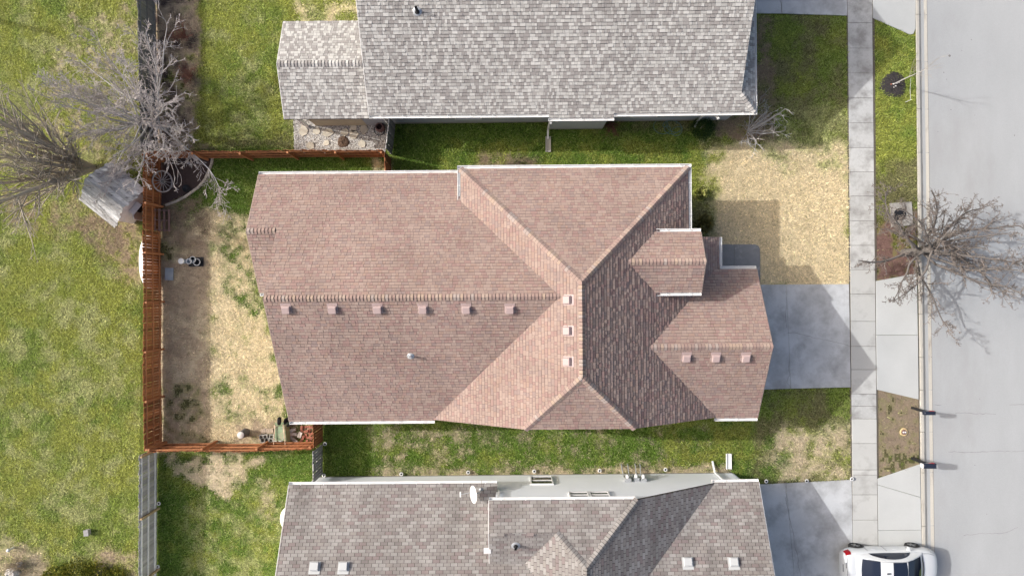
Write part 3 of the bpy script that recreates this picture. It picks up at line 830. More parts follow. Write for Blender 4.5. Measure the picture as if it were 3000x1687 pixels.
def gable(m, pts3, out, t=0.08):
    o = Vector(out) * t
    v = [Vector(q) for q in pts3] + [Vector(q) - Vector((o.x, o.y, 0)) for q in pts3]
    n = len(pts3)
    m.add(v, [tuple(range(n)), tuple(range(2 * n - 1, n - 1, -1))] + [(i, (i + 1) % n, n + (i + 1) % n, n + i) for i in range(n)])
gable(gb, [(-9.65, 5.0, 2.7), (-9.65, -.35, 5.7), (-9.65, -5.7, 2.7)], (-1, 0))
gable(gb, [(-10.95, 5.0, 2.7), (-10.95, 2.5, 4.1), (-10.95, 0, 2.7)], (-1, 0))
gable(gb, [(10.55, .6, 2.7), (10.55, -2.53, 4.5), (10.55, -5.7, 2.7)], (1, 0))
gable(gb, [(7.7, 2.15, 3.5), (7.7, 2.15, 4.45), (7.7, 1.03, 5.1), (7.7, -.1, 4.45), (7.7, -.1, 3.5)], (1, 0))
gable(gb, [(-1.8, -5.5, 2.7), (.6, -5.5, 4.9), (4.9, -5.5, 4.9), (8.5, -5.5, 2.8)], (0, -1))
gb.build('gable_wall', M_siding, house)
# rake boards
def rake(hs, material, a, b, out, drop=0.16):
    m = MB()
    a, b, o = Vector(a), Vector(b), Vector((*out, 0)) * 0.025
    v = [a, b, b + o, a + o]; v += [q - Vector((0, 0, drop)) for q in v]
    m.add(v, [(0, 1, 2, 3), (7, 6, 5, 4), (0, 4, 5, 1), (1, 5, 6, 2), (2, 6, 7, 3), (3, 7, 4, 0)])
    return m.build('rake_board', material, hs)
for a, b, o in (((-9.975, -5.86, 2.87), (-9.975, -.35, 5.95), (-1, 0)), ((-11.255, 5.13, 2.88), (-11.255, 2.5, 4.35), (-1, 0)), ((-11.255, -.13, 2.88), (-11.255, 2.5, 4.35), (-1, 0)),
                ((10.905, .76, 2.88), (10.905, -2.53, 4.73), (1, 0)), ((10.905, -5.86, 2.87), (10.905, -2.53, 4.73), (1, 0)),
                ((7.975, 2.3, 4.58), (7.975, 1.03, 5.29), (1, 0)), ((7.975, -.24, 4.58), (7.975, 1.03, 5.29), (1, 0))):
    rake(house, M_brick_wall, a, b, o)
gutter(house, (-11.25, 5.14), (-2.25, 5.14), 2.87, (0, 1))
gutter(house, (-2.215, 5.18), (-2.215, 3.74), 3.64, (-1, 0))
gutter(house, (-2.34, 5.19), (7.84, 5.19), 3.64, (0, 1), w=0.14)
gutter(house, (7.715, 5.18), (7.715, 2.45), 3.63, (1, 0))
gutter(house, (9.295, 2.2), (9.295, .90), 2.74, (1, 0))
gutter(house, (9.29, .775), (10.9, .775), 2.86, (0, 1))
gutter(house, (9.0, -5.875), (10.9, -5.875), 2.86, (0, -1))
gutter(house, (-9.97, -5.875), (-3.5, -5.875), 2.86, (0, -1))
gutter(house, (6.02, 2.315), (7.97, 2.315), 4.57, (0, 1))
gutter(house, (6.02, -.255), (7.97, -.255), 4.57, (0, -1))
gutter(house, (-11.25, -.15), (-10.0, -.15), 2.85, (0, -1), brackets=False)
for px in (842, 977, 1108, 1240, 1366, 1493):
    x, y = P(px, 904, fS.z(0, -1.0)); box_vent(house, x, y, fS, M_vent_pink)
for py in (878, 969, 1059):
    x, y = P(1664, py, 6.2); box_vent(house, x, y, fW, M_vent_pink)
for px in (2010, 2096, 2184):
    x, y = P(px, 1046, 4.5); box_vent(house, x, y, fGS, M_vent_pink)
x, y = P(1203, 1043, 4.6); pipe_vent(house, x, y, fS, M_white, 0.05, 0.4)
# doors and windows tucked under the eaves
gd = MB().box((10.59, -2.5, 1.1), (0.05, 4.8, 2.2)).build('garage_door', M_white, house)
for k in range(1, 4): MB().box((10.625, -2.5, .55 * k), (0.012, 4.78, 0.02)).build('panel_joint', M_siding_g, gd)
fd = MB().box((7.40, 1.0, 1.05), (0.06, 0.95, 2.1)).build('front_door', M_brick, house)
MB().lathe([(0.001, 0), (.03, .01), (.03, .04), (0.001, .05)], 10, (7.46, 1.35, 1.0), Matrix.Rotation(R(90), 4, 'Y')).build('door_knob', M_metal, fd)
def window(house, c, w, h, out, z):
    o = Vector(out); t = Vector((-o.y, o.x))
    fr = MB()
    for s in (-1, 1):
        q = Vector(c) + t * s * (w / 2) + o * 0.03
        fr.box((q.x, q.y, z), (0.06 if abs(t.x) > .5 else .07, 0.07 if abs(t.x) > .5 else .06, h + 0.06))
        q = Vector(c) + o * 0.03
        fr.box((q.x, q.y, z + s * h / 2), ((w - .065) if abs(t.x) > .5 else .066, .066 if abs(t.x) > .5 else (w - .065), .06))
    q = Vector(c) + o * 0.03
    fr.box((q.x, q.y, z), ((w - .065) if abs(t.x) > .5 else .05, .05 if abs(t.x) > .5 else (w - .065), .05))
    f = fr.build('window', M_white, house)
    q = Vector(c) + o * 0.018
    for s in (-1, 1):
        MB().box((q.x, q.y, z + s * h / 4), ((w - .06) if abs(t.x) > .5 else .012, .012 if abs(t.x) > .5 else (w - .06), h / 2 - .06)).build('pane', M_glass, f)
    return f
for yy in (3.6,): window(house, (7.38, yy), 1.4, 1.3, (1, 0), 1.6)
for xx in (-7.5, -4.2): window(house, (xx, 4.73), 1.2, 1.2, (0, 1), 1.6)
for xx in (1.0, 4.5): window(house, (xx, 4.83), 1.4, 1.3, (0, 1), 1.6)
for yy in (-3.9, -1.6): window(house, (-9.68, yy), 1.4, 1.3, (-1, 0), 1.6)

# ---- the grey roofed house above
upper = empty('suburban_house', (2, 11, 0), 0, 'house with a light grey speckled shingle roof at the top', 'house')
def sh(poly, ox, oy): return [(a - ox, b - oy) for a, b in poly]
ox, oy = 2, 11
def F2(poly, down, ref, p): return Face(sh(poly, ox, oy), down, (ref[0] - ox, ref[1] - oy, ref[2]), p)
p2 = .555
uS = F2([(-6.3, 7.72), (1.72, 7.72), (1.72, 7.56), (4.58, 7.56), (4.58, 7.72), (10.85, 7.75), (10.12, 8.48), (10.08, 13.6), (-6.3, 13.6)], (0, -1), (0, 7.6, 2.9), p2)
uE = F2([(10.85, 7.75), (10.85, 19), (10.10, 19), (10.12, 8.48)], (1, 0), (10.95, 0, 2.92), p2)
uN = F2([(-6.3, 13.6), (10.08, 13.6), (10.08, 19.6), (-6.3, 19.6)], (0, 1), (0, 13.6, 2.9 + p2 * 6), p2)
pS = F2([(-10.18, 7.67), (-6.2, 7.67), (-6.2, 9.86), (-10.18, 9.86)], (0, -1), (0, 7.67, 2.6), .42)
pN = F2([(-10.18, 12.05), (-6.2, 12.05), (-6.2, 9.86), (-10.18, 9.86)], (0, 1), (0, 12.05, 2.6), .42)
def V2(x, y, z): return (x - ox, y - oy, z)
caps = [(V2(10.85, 7.75, 2.985), V2(10.13, 8.47, 3.39), nr(uS), nr(uE)), (V2(10.08, 13.6, 2.9 + p2 * 6), V2(-6.3, 13.6, 2.9 + p2 * 6), nr(uS), nr(uN)),
        (V2(-6.32, 9.86, 3.52), V2(-10.18, 9.86, 3.52), nr(pS), nr(pN))]
roof(upper, [uS, uE, uN, pS, pN], M_grey, 'grey', PAL_GREY, caps, PAL_GREYCAP, 5)
wl = MB()
def W2(a, b): return [(a[0] - ox, a[1] - oy), (b[0] - ox, b[1] - oy)]
wall_run(wl, W2((-6.0, 19.2), (10.5, 19.2)), -.05, 2.75)
wall_run(wl, W2((10.45, 8.2), (10.45, 19.1)), -.05, 2.75)
wall_run(wl, W2((-5.95, 8.2), (-5.95, 19.1)), -.05, 2.75)
wl.build('wall', M_siding_g, upper)
for a, b, y in ((-6.0, 1.85, 8.06), (4.45, 10.5, 8.10)):
    lap_wall((a - ox, y - oy), (b - ox, y - oy), 0.25, 2.8, (0, -1), .13, 'wall', M_siding_g, upper)
lap_wall((1.85 - ox, 7.70 - oy), (4.45 - ox, 7.70 - oy), 0.25, 2.75, (0, -1), .13, 'wall', M_siding_g, upper)
bb = MB()
wall_run(bb, W2((1.85, 7.75), (1.85, 8.1)), .25, 2.7, .04); wall_run(bb, W2((4.45, 7.75), (4.45, 8.1)), .25, 2.7, .04)
bb.build('bay_side', M_siding_g, upper)
fo = MB(); wall_run(fo, W2((-6.0, 8.09), (10.5, 8.14)), -.05, .25, .1); wall_run(fo, W2((1.85, 7.76), (4.45, 7.76)), -.05, .25, .1)
fo.build('foundation', M_block, upper)
# porch under the small gable roof
lap_wall((-9.5 - ox, 7.98 - oy), (-7.0 - ox, 7.98 - oy), 0.0, 2.5, (0, -1), .5, 'porch_wall', M_cream, upper)
lap_wall((-7.0 - ox, 7.99 - oy), (-6.0 - ox, 7.99 - oy), 0.0, 2.5, (0, -1), .13, 'porch_wall', M_siding_g, upper)
MB().box(V2(-9.9, 7.95, 1.25), (.12, .12, 2.55)).build('porch_post', M_white, upper)
MB().box(V2(-9.9, 11.8, 1.25), (.12, .12, 2.55)).build('porch_post', M_white, upper)
gb = MB()
gable(gb, [V2(9.98, 8.7, 3.2), V2(9.98, 13.6, 6.1), V2(9.98, 18.5, 3.2)], (1, 0))
gable(gb, [V2(-6.0, 8.0, 2.7), V2(-6.0, 13.6, 6.0), V2(-6.0, 19.2, 2.7)], (-1, 0))
gb.build('gable_wall', M_siding_g, upper)
rake(upper, M_white, V2(-6.305, 7.72, 2.945), V2(-6.305, 13.6, 6.2), (-1, 0)); rake(upper, M_white, V2(10.1, 8.48, 3.36), V2(10.085, 13.6, 6.2), (1, 0))
rake(upper, M_white, V2(-10.185, 7.67, 2.58), V2(-10.185, 9.86, 3.5), (-1, 0)); rake(upper, M_white, V2(-10.185, 12.05, 2.58), V2(-10.185, 9.86, 3.5), (-1, 0))
gutter(upper, (-6.3 - ox, 7.705 - oy), (1.70 - ox, 7.705 - oy), 2.935, (0, -1))
gutter(upper, (1.68 - ox, 7.545 - oy), (4.62 - ox, 7.545 - oy), 2.85, (0, -1))
gutter(upper, (4.6 - ox, 7.705 - oy), (10.85 - ox, 7.735 - oy), 2.935, (0, -1))
gutter(upper, (10.865 - ox, 7.62 - oy), (10.865 - ox, 17 - oy), 2.94, (1, 0), w=.10)
downspout(upper, [V2(1.80, 7.36, 2.7), V2(1.80, 7.66, 2.45), V2(1.80, 7.62, .25), V2(1.80, 7.25, .12)])
downspout(upper, [V2(9.3, 7.5, 2.75), V2(9.05, 8.02, 2.4), V2(9.05, 8.02, .2), V2(8.95, 7.75, .1)])
sb = MB().box((1.95 - ox + .0, 6.98 - oy, .04), (.26, .75, .05)); sb.box((1.84 - ox, 6.98 - oy, .08), (.03, .75, .06)); sb.box((2.06 - ox, 6.98 - oy, .08), (.03, .75, .06))
o = sb.build('splash_block', M_kerb); o.location = (2 - 0.13, 11, 0); tag(o, 'grey concrete splash block on the grass under the downspout', 'splash block')
MB().box((2.12 - ox, 7.66 - oy, 1.9), (.12, .06, .14)).build('outlet_box', M_white, upper)
x, y = P(1221, 30, 5.2); pipe_vent(upper, x - ox, y - oy, uS, M_black, 0.06, 0.45)
window(upper, (6.3 - ox, 8.08 - oy), 1.2, 1.2, (0, -1), 1.6); window(upper, (-2.0 - ox, 8.04 - oy), 1.2, 1.2, (0, -1), 1.6)

# ---- the house below with the white wall
lower = empty('suburban_house', (1, -12, 0), 0, 'house with a grey brick pattern roof and white siding at the bottom', 'house')
ox, oy = 1, -12
lN = F2([(-10.05, -8.74), (-.74, -8.74), (-.74, -11.66), (.45, -11.66), (2.62, -14), (-10.05, -14)], (0, 1), (0, -8.6, 2.7), .54)
lS = F2([(-10.05, -14), (2.6, -14), (2.6, -19.4), (-10.05, -19.4)], (0, -1), (0, -14, 2.7 + .54 * 5.4), .54)
lJ = F2([(-1.04, -8.98), (5.23, -8.98), (2.93, -11.33), (1.75, -10.15), (-1.04, -10.15)], (0, 1), (0, -8.87, 4.4), .52)
lQ = F2([(-1.04, -10.15), (1.75, -10.15), (.45, -11.66), (-1.04, -11.66)], (0, -1), (0, -10.15, 5.066), .448)
lW = F2([(1.75, -10.15), (2.93, -11.33), (2.93, -17), (2.62, -14), (.45, -11.66)], (-1, 0), (2.93, 0, 5.68), .52)
lE = F2([(2.93, -11.33), (5.23, -8.98), (9.1, -8.92), (4.87, -13.2), (2.93, -15.2)], (1, 0), (2.93, 0, 5.68), .53)
lG = F2([(9.1, -8.89), (11.1, -8.87), (11.1, -13.2), (4.87, -13.2)], (0, 1), (0, -8.78, 2.35), .52)
lH = F2([(4.87, -13.2), (11.1, -13.2), (11.1, -17.6), (9.2, -17.6)], (0, -1), (0, -13.2, 2.35 + .52 * 4.42), .52)
caps = [(V2(5.23, -8.98, 4.46), V2(2.93, -11.33, 5.68), nr(lJ), nr(lE)), (V2(1.75, -10.15, 5.066), V2(2.93, -11.33, 5.68), nr(lJ), nr(lW)),
        (V2(2.93, -11.33, 5.68), V2(2.93, -15.2, 5.68), nr(lW), nr(lE)), (V2(-10.05, -14, 5.616), V2(2.6, -14, 5.616), nr(lN), nr(lS)),
        (V2(11.1, -13.2, 4.65), V2(4.9, -13.2, 4.65), nr(lG), nr(lH))]
roof(lower, [lN, lS, lJ, lQ, lW, lE, lG, lH], M_three, 'three', PAL_THREE, caps, PAL_THREE[:3], 9)
YW = -9.06
lap_wall((-9.6 - ox, YW - .05 - oy), (-.75 - ox, YW - .02 - oy), .22, 2.6, (0, 1), .115, 'wall', M_siding, lower)
def ztop(t):
    x = -.75 + t * (10.6 + .75)
    return 4.25 if x < 5.3 else max(2.3, 4.4 - .53 * (x - 5.34) - .1)
lap_wall((-.75 - ox, YW - .02 - oy), (10.6 - ox, YW - oy), .22, 4.3, (0, 1), .115, 'wall', M_siding, lower, ztop)
wl = MB()
wall_run(wl, W2((-9.6, -9.3), (-9.6, -18.9)), -.05, 2.6)
wall_run(wl, W2((-9.5, -18.9), (10.6, -18.9)), -.05, 2.3)
wall_run(wl, W2((10.65, -9.1), (10.65, -18.8)), -.05, 2.25)
wl.build('wall', M_siding, lower)
fo = MB(); wall_run(fo, W2((-9.6, YW - .11), (10.65, YW - .06)), -.05, .22, .1); fo.build('foundation', M_block, lower)
gb = MB()
gable(gb, [V2(-9.65, -8.9, 2.5), V2(-9.65, -14, 5.3), V2(-9.65, -19.1, 2.5)], (-1, 0))
gable(gb, [V2(10.7, -9.0, 2.2), V2(10.7, -13.2, 4.4), V2(10.7, -17.4, 2.2)], (1, 0))
gable(gb, [V2(-.78, -9.05, 2.7), V2(-.78, -9.05, 4.25), V2(-.78, -10.15, 4.85), V2(-.78, -11.5, 4.25), V2(-.78, -11.5, 4.0)], (-1, 0))
gb.build('gable_wall', M_siding, lower)
rake(lower, M_white, V2(-10.055, -8.74, 2.75), V2(-10.055, -14, 5.6), (-1, 0)); rake(lower, M_white, V2(11.105, -8.87, 2.39), V2(11.105, -13.2, 4.63), (1, 0))
rake(lower, M_white, V2(-1.045, -8.98, 4.44), V2(-1.045, -10.15, 5.05), (-1, 0)); rake(lower, M_white, V2(-1.045, -11.66, 4.37), V2(-1.045, -10.15, 5.05), (-1, 0))
MB().box(V2(-1.12, -11.0, 4.66), (.30, .22, .10), M=Matrix.Rotation(R(24), 4, 'X')).build('rake_return', M_white, lower)
gutter(lower, (-10.05 - ox, -8.725 - oy), (-.74 - ox, -8.725 - oy), 2.745, (0, 1))
gutter(lower, (-1.04 - ox, -8.965 - oy), (5.15 - ox, -8.965 - oy), 4.43, (0, 1))
gutter(lower, (9.0 - ox, -8.875 - oy), (11.1 - ox, -8.855 - oy), 2.375, (0, 1))
gutter(lower, (-1.04 - ox, -11.675 - oy), (.42 - ox, -11.675 - oy), 4.36, (0, -1))
downspout(lower, [V2(10.3, -8.80, 2.27), V2(9.75, -8.98, 1.95), V2(9.75, -8.98, .2), V2(9.68, -8.5, .1)])
sb = MB().box((0, 0, .04), (.26, .75, .05)); sb.box((-.11, 0, .08), (.03, .75, .06)); sb.box((.11, 0, .08), (.03, .75, .06))
x, y = P(2134, 1350); o = sb.build('splash_block', M_white, None, (x, y, 0)); tag(o, 'white plastic splash block beside the white siding wall', 'splash block')
downspout(lower, [V2(-.86, -8.92, 4.3), V2(-.66, -8.99, 4.05), V2(-.66, -8.99, 3.0)], name='downspout')
window(lower, (1.32 - ox, YW - oy), 1.0, 1.25, (0, 1), 1.25)
for xx in (2.85, 3.75): window(lower, (xx - ox, YW - oy), .82, .8, (0, 1), 3.55)
for px in (919, 1004):
    x, y = P(px, 1664, 4.55); box_vent(lower, x - ox, y - oy, lN, M_vent_grey, .37)
for px in (2018, 2153):
    x, y = P(px, 1652, 4.15); box_vent(lower, x - ox, y - oy, lG, M_vent_grey, .37)
x, y = P(1511, 1600, 4.9); pipe_vent(lower, x - ox, y - oy, lQ, M_black, 0.06, 0.40)
# meters and conduits on the white wall
mt = MB()
for k, (dx, zz, w, h, dp) in enumerate(((-.30, 1.35, .30, .50, .16), (.12, 1.2, .26, .55, .15), (.45, 1.35, .24, .42, .14))):
    mt.box(V2(5.62 + dx, YW + dp / 2 + .02, zz), (w, dp, h))
me_ = mt.build('meter_box', M_metal, lower)
for dx, zz in ((-.30, 1.45), (.12, 1.35), (.45, 1.42)):
    MB().lathe([(.085, 0), (.085, .10), (.06, .15), (0.001, .16)], 16, V2(5.62 + dx, YW + .16, zz), Matrix.Rotation(R(-90), 4, 'X')).build('meter_dial', M_white, me_)
for dx in (-.34, -.05, .3, .52):
    MB().path([V2(5.62 + dx, YW + .08, 1.1), V2(5.62 + dx, YW + .08, .35), V2(5.62 + dx * 1.05, YW + .35, .12), V2(5.62 + dx * 1.05, YW + .45, -.02)], .026, 8).build('conduit', M_metal, me_)

# satellite dish standing on the lower roof
bx, by = P(1408, 1440, 3.2)
dish = empty('satellite_dish', (bx, by, lN.z(bx - 1, by + 12)), 0, 'white satellite dish on the grey lower roof', 'satellite dish')
MB().lathe([(.10, .0), (.10, .02), (.03, .03), (.025, .10)], 12).build('foot', M_metal, dish)
MB().path([(0, 0, .05), (-.02, 0, .35), (-.20, 0, .62)], .028, 8).build('mast', M_metal, dish)
Md = Matrix.Translation((-.24, 0, .66)) @ Matrix.Rotation(R(-62), 4, 'Y')
prof = [(0.001, 0.0), (.10, .004), (.20, .018), (.29, .04), (.36, .062), (.365, .07), (.29, .052), (.20, .030), (.10, .016), (0.001, .012)]
bowl = MB().lathe(prof, 32, (0, 0, 0), Md @ Matrix.Diagonal((1.0, 1.05, 1, 1)))
bowl.build('reflector', M_white, dish)
tip = Md @ Vector((-.30, 0, .55))
MB().path([Md @ Vector((-.34, 0, .05)), tip], .018, 6).build('feed_arm', M_metal, dish)
MB().box(tip, (.06, .22, .06)).build('feed_horn', M_white, dish)
MB().path([(0, .02, .04), (.05, .22, .05), (.02, .42, .02)], .008, 5).build('cable', M_black, dish)

# ------------------------------------------------------------------ fences
def fence(name, label, a, b, inner, bm, rm, pm, h=1.65, bw=0.135, post_d=2.35, wob=0.0, group=None, seed=1, rails=3, gap=.012, posts=True):
    rng = random.Random(seed)
    a, b = Vector(a), Vector(b); d = (b - a); L = d.length; d.normalize(); ang = math.atan2(d.y, d.x)
    inn = Vector(inner)
    t = empty(name, (a.x, a.y, 0), ang, label, 'fence', group)
    side = 1 if (d.x * inn.y - d.y * inn.x) > 0 else -1
    me = []
    for k in range(3):
        m = MB(); w2 = (bw - gap) / 2; dz = rng.uniform(-.015, .015)
        v = [(-w2, -.01, .03), (w2, -.01, .03), (w2, -.01, h - .03 + dz), (w2 - .02, -.01, h + dz), (-w2 + .02, -.01, h + dz), (-w2, -.01, h - .03 + dz)]
        v += [(x, .01, z) for x, y, z in v]
        n = 6
        m.add(v, [tuple(range(n)), tuple(range(2 * n - 1, n - 1, -1))] + [(i, n + i, n + (i + 1) % n, (i + 1) % n) for i in range(n)])
        q = m.mesh('fence_board'); q.materials.append(bm); me.append(q)
    nb = int(L / bw)
    for i in range(nb):
        x = (i + .5) * L / nb
        off = wob * math.sin(x * 1.1) + rng.uniform(-.004, .004)
        link('fence_board', rng.choice(me), None, t, mw=Matrix.Translation((x, off, rng.uniform(-.015, .015))) @ Matrix.Rotation(rng.uniform(-.012, .012), 4, 'X') @ Matrix.Rotation(rng.uniform(-.006, .006), 4, 'Y'))
    np_ = max(1, round(L / post_d)); seg = L / np_
    for zz in ((.25, .85, 1.45), (.3, 1.4))[0 if rails == 3 else 1]:
        for k in range(np_):
            m = MB().box((0, 0, 0), (seg - .02, .04, .085))
            m.build('rail', rm, t, mw=Matrix.Translation((seg * (k + .5), side * .034 + wob * math.sin(seg * (k + .5) * 1.1), zz + rng.uniform(-.01, .01))) @ Matrix.Rotation(rng.uniform(-.004, .004), 4, 'Y'))
    if posts:
        for k in range(np_ + 1):
            x = min(max(seg * k, .08), L - .08)
            MB().box((0, 0, 0), (.09, .09, h + .06)).build('post', pm, t, (x, side * .105 + wob * math.sin(x * 1.1), (h + .06) / 2 - .05))
    return t
fence('cedar_fence', 'long orange brown board fence along the open field', (-17.08, 6.38), (-17.14, -7.45), (1, 0), M_cedar, M_cedar_rail, M_cedar_rail, seed=2, wob=.02)
fence('cedar_fence', 'orange brown board fence running above the red roofed house yard', (-17.0, 6.45), (-5.95, 6.45), (0, -1), M_cedar, M_cedar_rail, M_cedar_rail, seed=3, wob=.02)
fence('cedar_fence', 'sunlit orange brown board fence at the lower end of the back yard', (-17.0, -7.48), (-9.36, -7.44), (0, 1), M_cedar, M_cedar_rail, M_cedar_rail, seed=4, wob=.03)
fence('cedar_fence', 'short brown fence joining the top wall of the red roofed house', (-5.86, 6.36), (-5.82, 4.85), (-1, 0), M_cedar, M_cedar_rail, M_cedar_rail, seed=5, posts=False)
fence('cedar_fence', 'short brown fence joining the lower wall of the red roofed house', (-9.27, -5.55), (-9.28, -7.38), (-1, 0), M_cedar, M_cedar_rail, M_cedar_rail, seed=6, posts=False)
fence('weathered_fence', 'short dark grey fence beside the gravel yard', (-5.62, 8.0), (-5.80, 6.52), (-1, 0), M_darkwood, M_oldrail, M_oldrail, seed=7, posts=False)
fence('weathered_fence', 'short pale grey fence joining the white walled house', (-9.30, -7.52), (-9.30, -9.0), (-1, 0), M_oldwood, M_oldrail, M_oldrail, seed=8, posts=False)
fence('weathered_fence', 'silvery grey board fence with tan posts at the lower left', (-17.36, -7.62), (-17.46, -16.5), (1, 0), M_oldwood, M_oldrail, M_newpost, seed=9, post_d=2.75)
fence('weathered_fence', 'dark weathered fence under the bare tree at the upper left', (-17.18, 6.62), (-17.30, 16.5), (1, 0), M_darkwood, M_darkwood, M_darkwood, seed=10)

# ------------------------------------------------------------------ trees and shrubs
def tubes_mesh(name, segs, n=5):
    S = np.array([(*a, *b, r0, r1) for a, b, r0, r1 in segs], np.float64)
    p0, p1, r0, r1 = S[:, :3], S[:, 3:6], S[:, 6], S[:, 7]
    d = p1 - p0; d /= np.linalg.norm(d, axis=1, keepdims=True) + 1e-9
    ref = np.where(np.abs(d[:, 2:3]) < .9, [[0, 0, 1.0]], [[1.0, 0, 0]])
    a = np.cross(d, ref); a /= np.linalg.norm(a, axis=1, keepdims=True)
    b = np.cross(d, a)
    t = np.arange(n) * 2 * np.pi / n
    ring = a[:, None] * np.cos(t)[None, :, None] + b[:, None] * np.sin(t)[None, :, None]
    V = np.concatenate([p0[:, None] + ring * r0[:, None, None], p1[:, None] + ring * r1[:, None, None]], 1).reshape(-1, 3)
    i = np.arange(n); j = (i + 1) % n
    q = np.stack([i, j, n + j, n + i], 1)
    Fq = (np.arange(len(S)) * 2 * n)[:, None, None] + q[None]
    return fast_mesh(name, V, Fq.reshape(-1, 4), smooth=True)

def grow(rng, p, d, L, r, lev, cfg, out, limb):
    n = cfg['n'][lev]; st = L / n
    p = np.array(p, float); d = np.array(d, float); d /= np.linalg.norm(d)
    rend = r * cfg['taper'][lev]
    for i in range(n):
        d = d + rng.normal(0, cfg['wander'][lev], 3) + np.array([0, 0, cfg['up'][lev]])
        d /= np.linalg.norm(d)
        q = p + d * st
        ra = r + (rend - r) * i / n; rb = r + (rend - r) * (i + 1) / n
        out.append((tuple(p), tuple(q), ra, rb, lev, limb))
        if lev + 1 < len(cfg['n']) and (i + 1) / n > cfg['bare'][lev]:
            k = rng.poisson(cfg['kids'][lev] / n) if lev else int(round(cfg['kids'][0] / max(1, n * (1 - cfg['bare'][0]))))
            for _ in range(k):
                ang = R(rng.normal(cfg['ang'][lev], 12)); az = rng.uniform(0, 2 * np.pi)
                if lev == 0 and 'gold' in cfg:
                    cfg['gold'] += 1; d = d + np.array(cfg.get('bias', (0, 0, 0))); az = cfg['gold'] * 2.39996 + rng.normal(0, .2); ang = R((78, 52, 66, 34)[cfg['gold'] % 4] + rng.normal(0, 5))
                a = np.cross(d, [0.13, 0.31, 0.94]); a /= np.linalg.norm(a); b = np.cross(d, a)
                nd = d * math.cos(ang) + (a * math.cos(az) + b * math.sin(az)) * math.sin(ang)
                nd[2] = nd[2] * (0.5 if nd[2] < 0 else 1)
                f = rng.uniform(.65, 1.15) * (1 - .45 * (i + 1) / n)
                grow(rng, q, nd, L * cfg['len'][lev] * f, max(rb * cfg['rad'][lev], cfg['rmin']), lev + 1, cfg, out, limb if lev else len([1 for s in out if s[4] == 0]) * 10 + _)
        p = q
    return out

def bare_tree(name, label, base, cfg, seed, m_trunk, m_twig, stems=None, group=None, cat='tree', limbs=True):
    rng = np.random.default_rng(seed)
    t = empty(name, (*base, 0), 0, label, cat, group)
    segs = []
    for k, (d, L, r) in enumerate(stems):
        o = []
        grow(rng, (0, 0, -.05), d, L, r, 0, cfg, o, -1)
        segs += [(s[0], s[1], s[2], s[3], s[4], (s[5], k)) for s in o]
    tr = [s for s in segs if s[4] == 0]
    link('trunk', tubes_mesh('trunk', [s[:4] for s in tr], 8), m_trunk, t)
    if limbs:
        ids = sorted({s[5] for s in segs if s[4] == 1})
        for k in ids:
            link('limb', tubes_mesh('limb', [s[:4] for s in segs if s[4] == 1 and s[5] == k], 6), m_trunk, t)
        rest = [s for s in segs if s[4] >= 2]
    else: rest = [s for s in segs if s[4] >= 1]
    c = link('crown', tubes_mesh('crown', [s[:4] for s in rest], 3), m_twig, t)
    return t, segs

CF = dict(n=[5, 9, 8, 6, 4], taper=[.8, .28, .35, .5, .7], wander=[.06, .08, .11, .13, .16], up=[.0, .03, .02, .02, .02], bare=[.2, .12, .08, .05], kids=[24, 13, 8, 3],
          ang=[60, 36, 36, 40], len=[3.6, .46, .45, .45], rad=[.42, .52, .65, .8], rmin=.0115, gold=0)
bare_tree('bare_tree', 'pale grey leafless tree over the fence corner at the upper left', P(488, 380), CF, 25, M_bark_w, M_twig_p,
          stems=[((-.03, -.02, 1), 1.6, .14)])
CF2 = dict(n=[10, 8, 6, 4], taper=[.35, .35, .45, .7], wander=[.035, .06, .09, .13], up=[.02, .01, .02, .02], bare=[.08, .12, .1], kids=[15, 7, 3],
           ang=[30, 30, 36], len=[.55, .46, .5], rad=[.5, .6, .8], rmin=.0115)
bare_tree('bare_tree', 'brown leafless multi stemmed tree behind the wooden playhouse', P(272, 492), CF2, 22, M_bark_b, M_bark_b,
          stems=[((-.14, .26, 1), 7.0, .17), ((-.36, .10, 1), 7.0, .14), ((-.08, -.48, 1), 7.0, .16), ((-.48, .40, 1), 6.5, .10), ((-.40, -.44, 1), 6.0, .11), ((-.2, -.1, 1), 6.5, .10)], limbs=False)
CF3 = dict(n=[5, 10, 8, 5, 3], taper=[.85, .32, .35, .5, .75], wander=[.05, .17, .22, .28, .3], up=[0, .015, .0, .02, .02], bare=[.2, .14, .05, .0], kids=[20, 17, 11, 5],
           ang=[62, 45, 52, 60], len=[3.0, .38, .32, .30], rad=[.40, .5, .62, .8], rmin=.0095, gold=5)
bare_tree('bare_tree', 'gnarled dark leafless street tree overhanging the kerb', P(2648, 740), CF3, 27, M_bark_d, M_twig_d, stems=[((.12, -.04, 1), 1.9, .19)])
CF4 = dict(n=[6, 6, 4], taper=[.45, .3, .4], wander=[.02, .06, .1], up=[.0, .12, .1], bare=[.4, .2], kids=[9, 4], ang=[28, 30], len=[.62, .4], rad=[.5, .5], rmin=.006)
bare_tree('sapling', 'thin leafless sapling in the round black mulch ring', P(2616, 248), CF4, 24, M_bark_w, M_bark_b, stems=[((0.02, 0.0, 1), 2.6, .03)], limbs=False)
CB = dict(n=[5, 5, 4], taper=[.4, .35, .4], wander=[.16, .2, .22], up=[.03, .04, .02], bare=[.15, .1], kids=[6, 5], ang=[45, 45], len=[.55, .5], rad=[.55, .6], rmin=.005)
